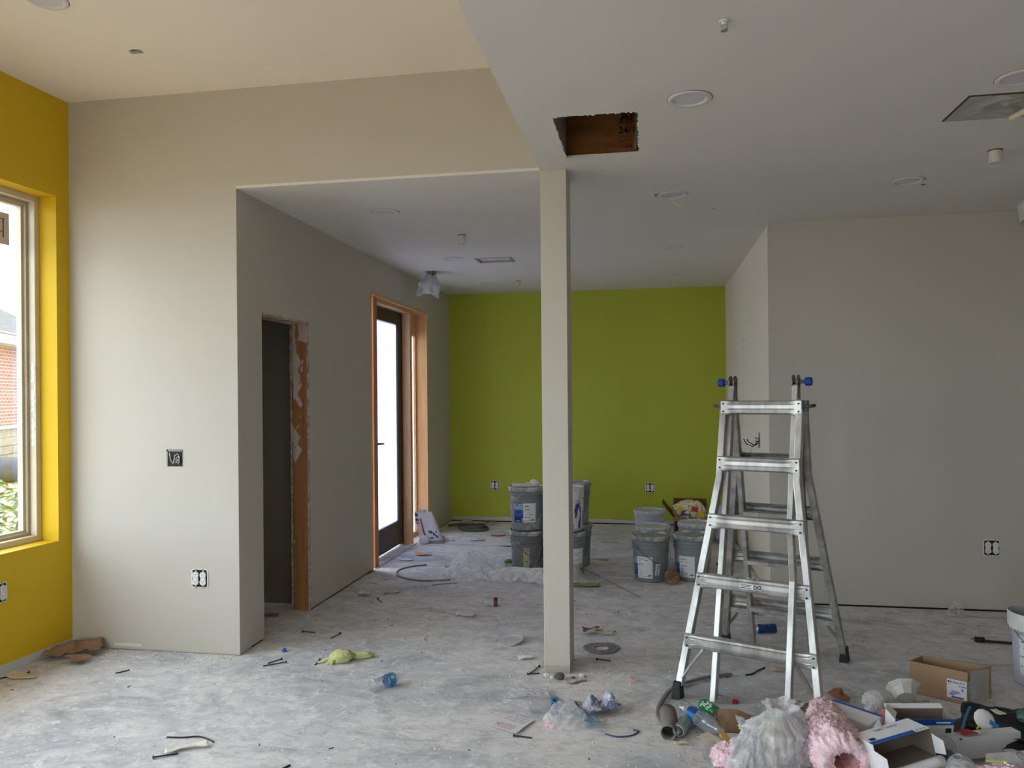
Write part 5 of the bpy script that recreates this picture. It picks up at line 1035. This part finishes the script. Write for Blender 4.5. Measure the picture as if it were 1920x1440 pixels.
# ================================================================== LITTER HEAP (bottom right)
blkbag = mat('black_bag', (16, 16, 18), rough=.4, var=.2); pinkm = mat('pink_insulation', (250, 228, 232), rough=.95, rgb2=(236, 190, 202), scale=26, lo=.35, hi=.65, bump=1.0, bscale=60)
lay(blob((.50, .34, .085), 70, .2, 2.6, 5), 'trash_bag', blkbag, (.98, 3.28, 0), .3, 'black trash bag under the white glove boxes', 'trash bag', solid=0)
def insul_roll():
    o = empty('insulation_roll', (.72, 3.40, 0), 'big pink fibreglass insulation roll with hollow end towards camera', 'insulation')
    pts = [(.045, .32, .075), (.03, .18, .09), (.01, .04, .10), (-.005, -.10, .105), (-.01, -.26, .10)]; rad_ = [.045, .065, .08, .095, .105]
    nu, nv = 120, 110; cz = Vector((.02, 0, -.015))
    def wob(a, y): q = Vector((math.cos(a) * 2.4, math.sin(a) * 2.4, y * 14)); return 1 + .26 * fbm(q * 1.2) + .16 * abs(noise.noise(q * 3)) + .10 * noise.noise(q * 7) + .05 * noise.noise(q * 15)
    def fn(u, v):
        a = u * 2 * PI
        if v < .84:
            t = v / .84 * (len(pts) - 1); i = min(len(pts) - 2, int(t)); f = t - i; c = Vector(pts[i]).lerp(Vector(pts[i + 1]), f); r = rad_[i] + (rad_[i + 1] - rad_[i]) * f; y = c.y
            if v < .12: r *= math.sin(v / .12 * PI / 2) ** .5 + .02
        else:                                     # the mouth rolls inwards
            f = (v - .84) / .16; c = Vector(pts[-1]) + cz * f; r = rad_[-1] * (1 - .58 * f ** 1.4); y = pts[-1][1] - .05 * math.sin(f * PI * .8)
        r *= wob(a, y); return (c.x + r * math.cos(a), y + .012 * noise.noise(Vector((a * 3, v * 9, 4))), max(.004, c.z + r * math.sin(a) * .95))
    mb = MB(); mb.grid(fn, nu, nv); mb.build('batt', pinkm, o, smooth=True, fix=True)
    def inner(u, v):
        a = u * 2 * PI; r = rad_[-1] * .42 * wob(a, -.26) * (1 - .5 * v); c = Vector(pts[-1]) + cz; return (c.x + r * math.cos(a), -.285 + .22 * v, max(.004, c.z + r * math.sin(a) * .95))
    mb = MB(); mb.grid(inner, 60, 16); mb.build('hollow_core', mat('pink_core', (216, 160, 160), rough=.95, rgb2=(236, 196, 198), scale=24, bump=.6, bscale=90), o, smooth=True)
insul_roll()
lay(blob((.13, .11, .10), 71, .55, 6, 5), 'insulation_tuft', pinkm, (.305, 3.215, 0), 0, 'clump of pink insulation at the bottom edge left of the big plastic bag', 'insulation', solid=0)
lay(blob((.26, .14, .07), 72, .6, 7, 5), 'insulation_tuft', pinkm, (1.28, 3.07, .07), .2, 'scattered pink insulation at the bottom right below the clear dome', 'insulation', solid=0)
# big plastic bag, knotted, with handle ears
o = empty('plastic_bag', (.49, 3.24, 0), 'large crumpled clear shopping bag beside the pink insulation roll', 'plastic bag')
bgm = bag_mat('shopping_bag', .66, wrinkle=12)
def bagf(u, v, R=.135, Hh=.235, sd=0.0):
    a = u * 2 * PI; prof = [(0, .55), (.12, .95), (.35, 1.05), (.6, .86), (.78, .48), (.86, .26), (.92, .36), (1, .52)]
    for i in range(7):
        if v <= prof[i + 1][0]: f = (v - prof[i][0]) / (prof[i + 1][0] - prof[i][0]); f = f * f * (3 - 2 * f); pr = prof[i][1] * (1 - f) + prof[i + 1][1] * f; break
    q = Vector((math.cos(a) * 2.2 + sd, math.sin(a) * 2.2, v * 1.1 + sd)); w = noise.noise(q * .8) * 1.2
    pl = 1 - abs(2 * noise.noise(Vector((math.cos(a) * 2.1 + w, math.sin(a) * 2.1 + w, v * 1.4 + sd)))); p2 = 1 - abs(2 * noise.noise(Vector((math.cos(a) * 5 + w, math.sin(a) * 5, v * 2.5 + sd))))
    r = R * pr * (.72 + .34 * pl + .14 * p2 + .2 * noise.noise(q)); return (r * math.cos(a) + .03 * v * v, r * math.sin(a) * .9 + .03 * v, .003 + Hh * v * (1 + .12 * noise.noise(Vector((math.cos(a), math.sin(a), sd)))))
mb = MB(); mb.grid(bagf, 130, 70); mb.build('bag_body', bgm, o, smooth=True)
mb = MB(); mb.grid(lambda u, v: tuple(Vector(bagf(u, v, .085, .15, 3.0)) + Vector((-.12, -.05, 0))), 90, 50); mb.build('side_fold', bgm, o, smooth=True)
mb = MB(); mb.grid(lambda u, v: tuple(Vector(bagf(u, v, .06, .12, 7.0)) + Vector((.07, .07, .10))), 80, 40); mb.build('knot', bgm, o, smooth=True)
for P, r_ in (([(-.10, .06, .08), (-.12, .13, .13), (-.13, .18, .12)], [.012, .018, .006]), ([(-.11, -.08, .10), (-.16, -.10, .06), (-.16, -.13, .02)], [.014, .018, .01])): mb = MB(); mb.tube(P, r_, 10, flat=.35); mb.build('handle', milky, o, smooth=True)
mb = blob((.11, .10, .13), 76, .35, 3, 4); mb.v = [(x, y, z + .06) for x, y, z in mb.v]; mb.build('beige_contents', mat('bag_contents', (196, 184, 156), rough=.7, rgb2=(150, 150, 110), scale=12), o, smooth=True)
def glove_box(name, loc, rot, d, label, open_side=None, stripe='front', logo=True):
    """white carton with a blue stripe; open_side 'front' or 'top' shows greyboard inside with flaps"""
    o = empty(name, loc, label, 'box', 'white glove boxes in the litter heap', rot=rot); x, y, z = d[0] / 2, d[1] / 2, d[2]; t = .0018
    faces = {'bottom': ((-x, -y, 0), (x, -y, 0), (x, y, 0), (-x, y, 0)), 'top': ((-x, -y, z), (x, -y, z), (x, y, z), (-x, y, z)), 'front': ((-x, -y, 0), (x, -y, 0), (x, -y, z), (-x, -y, z)),
             'back': ((-x, y, 0), (x, y, 0), (x, y, z), (-x, y, z)), 'left': ((-x, -y, 0), (-x, y, 0), (-x, y, z), (-x, -y, z)), 'right': ((x, -y, 0), (x, y, 0), (x, y, z), (x, -y, z))}
    for f, P in faces.items():
        if f == open_side: continue
        P = [Vector(p) for p in P]; mb = MB()
        out = {'bottom': (0, 0, -1), 'top': (0, 0, 1), 'front': (0, -1, 0), 'back': (0, 1, 0), 'left': (-1, 0, 0), 'right': (1, 0, 0)}[f]; ov = Vector(out) * t
        mb.mi = 0; mb._add([tuple(p) for p in P], [(0, 1, 2, 3)]); mb.mi = 1
        if open_side: mb._add([tuple(p - ov) for p in P], [(0, 1, 2, 3)])
        pn = mb.build('panel', [paperw, board_in], o, fix=False)
        if f == stripe or (stripe == 'top_back' and f == 'top'):
            mb = MB(); ev = Vector(out) * .0006
            def pt(u, v): return P[0].lerp(P[1], u).lerp(P[3].lerp(P[2], u), v) + ev
            if stripe == 'top_back': us = [(0, 1, .86, 1.0)]
            elif f == 'top': us = [(0.0, .76, .0, .20)]
            elif f == 'back': us = [(0, 1, .8, 1)]
            else: us = [(.0, 1.0, .80, 1.0)]
            for a, b, c, e in us: mb._add([tuple(pt(a, c)), tuple(pt(b, c)), tuple(pt(b, e)), tuple(pt(a, e))], [(0, 1, 2, 3)])
            mb.build('blue_stripe', bluep, pn, fix=False)
            if logo:
                mb = MB(); a, b, c, e = (.86, .96, .55, .70) if f == 'front' else (.06, .16, .24, .40)
                mb._add([tuple(pt(a, c) + ev), tuple(pt(b, c) + ev), tuple(pt(b, e) + ev), tuple(pt(a, e) + ev)], [(0, 1, 2, 3)]); mb.build('printed_panel', inkd, pn, fix=False)
                mb = MB()
                for k_ in range(3 if f == 'top' else 1):
                    a = (.80 + .06 * k_) if f == 'top' else .70; b = a + (.03 if f == 'top' else .24); c, e = (.06, .16) if f == 'top' else (.86, .91)
                    mb._add([tuple(pt(a, c) + ev), tuple(pt(b, c) + ev), tuple(pt(b, e) + ev), tuple(pt(a, e) + ev)], [(0, 1, 2, 3)])
                if f == 'top':
                    for a, b, c in ((.32, .46, .72), (.52, .72, .76), (.30, .44, .80)): mb._add([tuple(pt(a, c) + ev), tuple(pt(b, c) + ev), tuple(pt(b, c + .05) + ev), tuple(pt(a, c + .05) + ev)], [(0, 1, 2, 3)])
                mb.build('printed_marks', inkg if f == 'top' else paperw, pn, fix=False)
    if open_side == 'front':
        mb = MB(); mb.grid(lambda u, v: (-x + 2 * x * u, -y - .05 * math.sin(v * 1.9), .001 - .02 * v + .022 * math.sin(v * 3)), 6, 5); mb.build('flap', paperw, o, solid=.0015, smooth=True)
        mb = MB(); mb.grid(lambda u, v: (-x - .002 + .018 * v, -y - .045 * v, z * (.12 + .7 * u * (1 - .3 * v))), 3, 3); mb.build('flap', paperw, o, solid=.0015)
        mb = MB(); mb.grid(lambda u, v: (x + .018 * v, -y - .035 * v, z * (.12 + .7 * u * (1 - .3 * v))), 3, 3); mb.build('flap', paperw, o, solid=.0015)
        mb = MB(); mb._add([(-.03, y * .98, z), (.005, y * .98, z), (-.022, y * .4, z + .045)], [(0, 1, 2)]); mb.build('torn_tab', paperw, o, solid=.0012)
    if open_side == 'top':
        mb = MB(); mb.grid(lambda u, v: (-x + 2 * x * u, y + .02 * v, z + .010 * v), 6, 3); mb.build('flap', paperw, o, solid=.0015)
        mb = MB(); mb.grid(lambda u, v: (-x + .006 * v, -y + 2 * y * u, z + .03 * v * (1 - .4 * u)), 3, 3); mb.build('flap', board_in, o, solid=.0015)
    return o
glove_box('glove_box', (.830, 3.455, .095), (.05, .02, math.radians(-40)), (.215, .12, .058), 'closed white box with blue edge resting against the pink roll', None, 'top_back', False)
glove_box('glove_box', (.925, 3.165, .095), (math.radians(-6), math.radians(-9), math.radians(22)), (.25, .125, .105), 'open white glove box in front with dark inside and long blue stripe', 'front', 'top')
glove_box('glove_box', (1.075, 3.40, .06), (.12, 0, math.radians(9)), (.235, .085, .13), 'upright open white box with blue band, behind the front glove box', 'top', 'front')
glove_box('glove_box', (1.005, 3.06, .005), (0, -.03, math.radians(24)), (.28, .12, .075), 'white box lying flat under the front glove box', None, None, False)
glove_box('glove_box', (1.09, 2.945, .01), (0, 0, math.radians(20)), (.22, .12, .075), 'white box at the very bottom edge in front of all others', None, None, False)
glove_box('glove_box', (1.335, 3.43, .02), (0, 0, math.radians(20)), (.30, .05, .09), 'narrow greyish-white box below the black sheet', None, None, False)
glove_box('glove_box', (1.44, 3.235, .01), (0, 0, math.radians(18)), (.34, .10, .10), 'long white box at right edge behind the clear dome', None, None, False)
# red carton and small green box
o = empty('red_carton', (.975, 3.475, .10), 'small red and pink carton between white boxes', 'box', rot=(.35, .45, -.6)); rm = mat('carton_red', (206, 62, 76), rough=.5, rgb2=(230, 140, 146), scale=20, lo=.4, hi=.6)
mb = MB(); mb.box(-.045, .045, -.035, .035, 0, .028); mb.build('carton_body', rm, o, bevel=.002); mb = MB(); mb.box(-.045, .0, -.0355, .0355, .0283, .0293); mb.build('pink_lid', mat('lid_pink', (232, 150, 156)), o); mb = MB(); mb.box(.0455, .047, -.034, .034, .002, .026); mb.build('card_end', mat('card_tan', (190, 176, 160)), o)
mb = MB(); mb.box(-.03, -.018, -.036, -.0353, .008, .02); mb.build('yellow_mark', mat('mark_yellow', (236, 170, 50)), o)
o = empty('green_carton', (1.015, 3.36, .10), 'small dark green carton tipped beside the red one', 'box', rot=(.5, .6, .5)); mb = MB(); mb.box(-.035, .035, -.022, .022, 0, .03); mb.build('carton_body', mat('dark_green', (16, 82, 60), rough=.5), o, bevel=.0015); mb = MB(); mb.box(-.036, .036, -.0225, .0, .0302, .0312); mb.build('lid_panel', mat('dark_green2', (14, 60, 46)), o)
mb = MB(); mb.box(-.0355, -.03, -.023, .023, .001, .031); mb.build('white_end', paperw, o)
# white foam cup mask and foam tray behind
wm_ = mat('white_cloth', (222, 222, 222), rough=.6, var=.03)
lay(blob((.10, .10, .11), 80, .3, 3, 4), 'paper_napkin', wm_, (1.035, 3.87, 0), .3, 'white crumpled napkin left of the foam bowl', 'napkin', smooth=False, solid=0)
mb = MB(); mb.lathe([(.0, .0), (.045, .0), (.06, .035), (.078, .05), (.080, .054)], 9, wob=.1); o = mb.build('foam_bowl', mat('foam_white', (216, 214, 208), rough=.6), solid=.003, smooth=False); place(o, (1.185, 3.90, .06), (-.9, .12, .1)); tag(o, 'torn white foam bowl standing on edge behind the boxes', 'bowl')
mb = MB(); mb.lathe([(.055, 0), (.060, .03), (.066, .034)], 24); mb.lathe([(0, 0), (.055, 0)], 24); o = mb.build('clear_bowl', clear, smooth=True); place(o, (1.19, 3.80, .0)); tag(o, 'shallow clear bowl in front of the foam bowl', 'bowl')
def dome(loc, r, label, rot=(0, 0, 0), m=clear):
    o = empty('clear_dome', loc, label, 'plastic lid', 'clear plastic cups and dome lids in the heap', rot=rot); mb = MB(); mb.lathe([(r * 1.06, 0), (r * 1.06, .004), (r, .006)] + [(r * math.cos(a), .006 + r * .95 * math.sin(a)) for a in [i * 1.2 / 8 for i in range(1, 9)]], 32); mb.build('dome', m, o, smooth=True)
    mb = MB(); mb.lathe([(r * .36, .006 + r * .885), (r * .40, .012 + r * .885), (r * .28, .014 + r * .885), (r * .26, .006 + r * .88)], 24); mb.build('mouth_ring', mat('ring_grey', (150, 150, 156), rough=.3), o, smooth=True); return o
dome((1.315, 3.13, .115), .055, 'clear dome lid with round mouth, on the box at bottom right', (.5, .35, 0))
dome((1.13, 3.10, .10), .05, 'milky rounded plastic cup between the two lower white boxes', (.2, -.3, 0), milky)
dome((1.12, 3.24, .12), .040, 'clear dome lid resting against the upright blue-banded box', (1.0, .2, 0))
dome((1.27, 3.74, .0), .045, 'clear dome lid lying in front of the labelled carton', (-.3, .1, 0))
# black sheet with blue edge, respirator
lay(sheet(.40, .30, 82, .06, 6, 30), 'black_sheeting', mat('black_sheet', (20, 22, 30), rough=.45, var=.2), (1.52, 3.58, .06), -.35, 'black plastic sheet spread at right below the labelled carton', 'plastic sheet')
wire([(1.222, 3.36, .105), (1.262, 3.45, .105), (1.31, 3.55, .108), (1.345, 3.62, .112), (1.375, 3.67, .12)], .006, mat('sky_blue_edge', (28, 116, 176), rough=.4), 'straight blue plastic strip along the left edge of the black sheet', 'blue_strip', 'strip', flat=.6)
lay(blob((.5, .36, .10), 83, .15, 2, 4), 'trash_bag', blkbag, (1.52, 3.56, 0), -.3, 'second black bag bulging under the black sheet at right', 'trash bag', solid=0)
o = empty('respirator_mask', (1.365, 3.50, .135), 'round white dust mask with blue tape and yellow straps on the black sheet', 'dust mask', rot=(1.0, .15, .1)); mb = MB(); mb.lathe([(.043, 0), (.042, .003), (.036, .009), (.022, .014), (0, .016)], 12); mb.build('shell', wm_, o, smooth=True)
mb = MB(); mb.box(.010, .05, -.012, .006, .018, .022, R3(0, .25, -.4)); mb.build('blue_tape', mat('tape_blue', (40, 130, 190), rough=.3), o); ys = mat('strap_yellow', (206, 200, 70))
for a in (-2.3, -1.5): mb = MB(); mb.tube([(.036 * math.cos(a), .036 * math.sin(a), .004), (.056 * math.cos(a), .056 * math.sin(a), 0)], .004, 6, flat=.5); mb.build('strap', ys, o)
lay(sheet(.06, .05, 84, .03, 14, 10), 'red_scrap', mat('bright_red', (190, 36, 46)), (1.262, 3.40, .10), .4, 'bright red scrap at the lower corner of the black sheet', 'scrap')
lay(sheet(.05, .03, 85, .02, 14, 8), 'white_scrap', mat('scrap_white_green', (200, 206, 186)), (1.32, 3.41, .11), .4, 'small white label scrap right of the red one', 'scrap')
lay(sheet(.035, .05, 87, .02, 14, 8), 'white_scrap', mat('scrap_white_green', (200, 206, 186)), (1.43, 3.53, .15), .4, 'small whitish tag right of the round dust mask', 'scrap')
lay(blob((.12, .10, .07), 86, .6, 7, 4), 'tangled_netting', mat('teal_net', (40, 62, 64), rough=.5, rgb2=(90, 120, 110), scale=30), (1.60, 3.60, .09), 0, 'tangled dark teal netting at right edge', 'netting', solid=0)
mb = MB(); mb.box(-.035, .035, -.004, .004, 0, .004); o = mb.build('lime_strip', mat('lime_strip', (206, 222, 110))); place(o, (1.235, 3.065, .155), (0, 0, .1)); tag(o, 'short lime-green strip on the pink insulation at bottom right', 'strip')
# left part of heap
mb = MB(); mb.grid(lambda u, v: (-.14 + .28 * u, (-.07 + .14 * v) * (1 - .25 * u) + .008 * noise.noise(Vector((u * 12, v * 3, 0))), .012 + .05 * v + .012 * math.sin(u * 7)), 16, 8); lay(mb, 'cardboard_scrap', cardb_in, (.43, 3.53, 0), -.1, 'torn brown cardboard sheet among litter below the ladder', 'cardboard', solid=.004, smooth=False)
mb = MB(); mb.lathe([(0, 0), (.034, 0), (.045, .07), (.049, .074)], 28); o = mb.build('clear_cup', clear, smooth=True); place(o, (.235, 3.27, .02), (.9, .5, 0)); tag(o, 'clear plastic cup tipped over at the left end of the heap', 'cup')
lay(sheet(.14, .06, 95, .03, 8, 16), 'tan_paper_curl', mat('tan_curl', (190, 178, 156)), (.255, 3.33, .03), -.95, 'tan curled paper leaning over the tipped clear cup', 'paper')
o = empty('small_carton', (.335, 3.37, .0), 'small yellow and black carton in the litter heap', 'box', rot=(.2, .1, .2)); mb = MB(); mb.box(-.05, .05, -.03, .03, 0, .05); mb.build('carton_body', mat('carton_black', (30, 28, 34), rough=.5), o, bevel=.002); mb = MB(); mb.box(-.0515, -.02, -.031, .031, -.0, .051); mb.build('yellow_end', mat('carton_yellow', (200, 160, 90)), o); mb = MB(); mb.box(-.02, .05, -.0305, .0305, .045, .0512); mb.build('pale_top', mat('carton_top', (200, 196, 188)), o)
mb = MB(); mb.lathe([(0, 0), (.006, .004), (.011, .02), (.008, .05), (0, .06)], 8, TR(0, 0, 0, .5, .3, 0)); lay(mb, 'plastic_spoon', wm_, (.315, 3.29, .02), 0, 'white plastic spoon tip in front of the small carton', 'spoon', solid=0)
mb = MB(); mb.lathe([(0, 0), (.012, .002), (.013, .03), (.012, .045), (0, .048)], 12, TR(0, 0, .015, 0, 1.2, -.2)); lay(mb, 'bottle_neck', mat('pale_cap', (200, 206, 220), rough=.4), (.36, 3.335, .04), 0, 'pale bottle cap end resting on the small carton', 'bottle cap', solid=0)
lay(sheet(.06, .02, 96, .015, 14, 8), 'wood_chip', mat('chip_pale', (206, 196, 168)), (.125, 3.375, 0), .1, 'pale wood chip below the silver can', 'chip')
for i, (x, y, z, s, c, lb) in enumerate([(.60, 3.80, 0, .12, (150, 100, 76), 'brown paper scrap behind the ladder inner rail'), (.67, 3.83, 0, .10, (150, 62, 54), 'reddish crumpled paper left of the pink roll'), (.625, 3.78, .02, .05, (206, 176, 132), 'tan snack wrapper scrap by the ladder inner rail'), (.70, 3.79, .03, .03, (70, 150, 70), 'tiny green scrap on the reddish paper'), (.56, 3.74, 0, .07, (120, 84, 66), 'dark brown twisted scrap in front of the inner rail'),
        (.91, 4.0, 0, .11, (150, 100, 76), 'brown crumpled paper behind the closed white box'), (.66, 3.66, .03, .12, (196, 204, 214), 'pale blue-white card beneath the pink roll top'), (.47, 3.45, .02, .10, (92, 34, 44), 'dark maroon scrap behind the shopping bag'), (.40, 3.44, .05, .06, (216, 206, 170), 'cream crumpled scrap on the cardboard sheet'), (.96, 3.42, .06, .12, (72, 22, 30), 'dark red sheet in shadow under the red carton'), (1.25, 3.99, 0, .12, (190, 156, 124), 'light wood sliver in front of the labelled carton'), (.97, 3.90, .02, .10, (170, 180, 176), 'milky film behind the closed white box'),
        (.27, 3.22, .0, .04, (170, 120, 110), 'reddish-brown crumb cluster beside the pink clump')]):
    lay(sheet(s, s * (.6 if i != 10 else .25), 110 + i, .035, 14, 14), 'heap_scrap', mat('heap_%d' % i, c, rough=.7), (x, y, z), .4 * i if i != 10 else -.4, lb, 'scrap')
# ================================================================== fine debris nobody could count
def crumbs(name, n, rnd, m, smin, smax, seed):
    rr = random.Random(seed); mb = MB()
    for i in range(n):
        x, y = rnd(rr); s = rr.uniform(smin, smax) * (1 if rr.random() > .1 else 1.8); a = rr.random() * PI; h = s * rr.uniform(.4, .9)
        P = [(x + s * math.cos(a + q) * rr.uniform(.6, 1.2), y + s * math.sin(a + q) * rr.uniform(.6, 1.2), 0) for q in (0, 1.9, 3.9)] + [(x, y, h)]
        mb._add(P, [(0, 1, 2), (0, 3, 1), (1, 3, 2), (2, 3, 0)])
    return mb
def heapr(rr): return (.1 + rr.random() ** .8 * .75, 3.0 + rr.random() * .75)
def colr_(rr): a = rr.random() * 2 * PI; r = .1 + abs(rr.gauss(0, .14)); return (-.42 + r * math.cos(a) * 1.2, 4.2 + r * math.sin(a))

allc = MB(); mats_ = [mat('crumb_white', (214, 212, 206), rough=.9), mat('crumb_dark', (74, 68, 62), rough=.9), mat('crumb_beige', (186, 182, 170), rough=.9), mat('crumb_tan', (196, 180, 162), rough=.9)]
for i, (n, f, mi_, a, b) in enumerate(((1600, lambda rr: (rr.uniform(-3.4, 2.4), rr.uniform(2.6, 5.6)), 0, .0015, .005), (300, lambda rr: (rr.uniform(-3.3, 2.4) if rr.random() < .6 else rr.uniform(-2.2, .8), rr.uniform(2.6, 5.6) if rr.random() < .6 else rr.uniform(5.8, 8.5)), 1, .002, .0045),
        (700, lambda rr: (rr.uniform(-3.4, -2.37), 4.13 - abs(rr.gauss(0, .09))), 2, .002, .007), (500, colr_, 2, .002, .008), (1800, heapr, 3, .002, .006), (700, lambda rr: (rr.uniform(-2.3, .8), rr.uniform(5.6, 8.9)), 0, .002, .007), (400, lambda rr: (rr.uniform(.9, 4.0), 5.73 - abs(rr.gauss(0, .07))), 2, .002, .006))):
    def g_(rr, f=f):
        while True:
            x, y = f(rr)
            if not (x < -2.36 and y > 4.13) and not (x > .86 and y > 5.73): return x, y
    c_ = crumbs('c', n, g_, None, a, b, i + 1); allc.mi = mi_; allc._add(c_.v, c_.f)
rr = random.Random(9); allc.mi = 1
for i in range(55):
    y = rr.uniform(2.7, 6.5); x = rr.uniform(-3.3 if y < 4.1 else -2.3, 2.3 if y < 5.7 else .8); a = rr.random() * PI; l = rr.uniform(.008, .026); allc.cbox((0, 0, .0015), (l, .003, .003), TR(x, y, 0, 0, 0, a))
tag(allc.build('floor_crumbs', mats_, fix=False), 'scattered plaster crumbs, grit and splinters over the concrete floor', 'debris', kind='stuff')
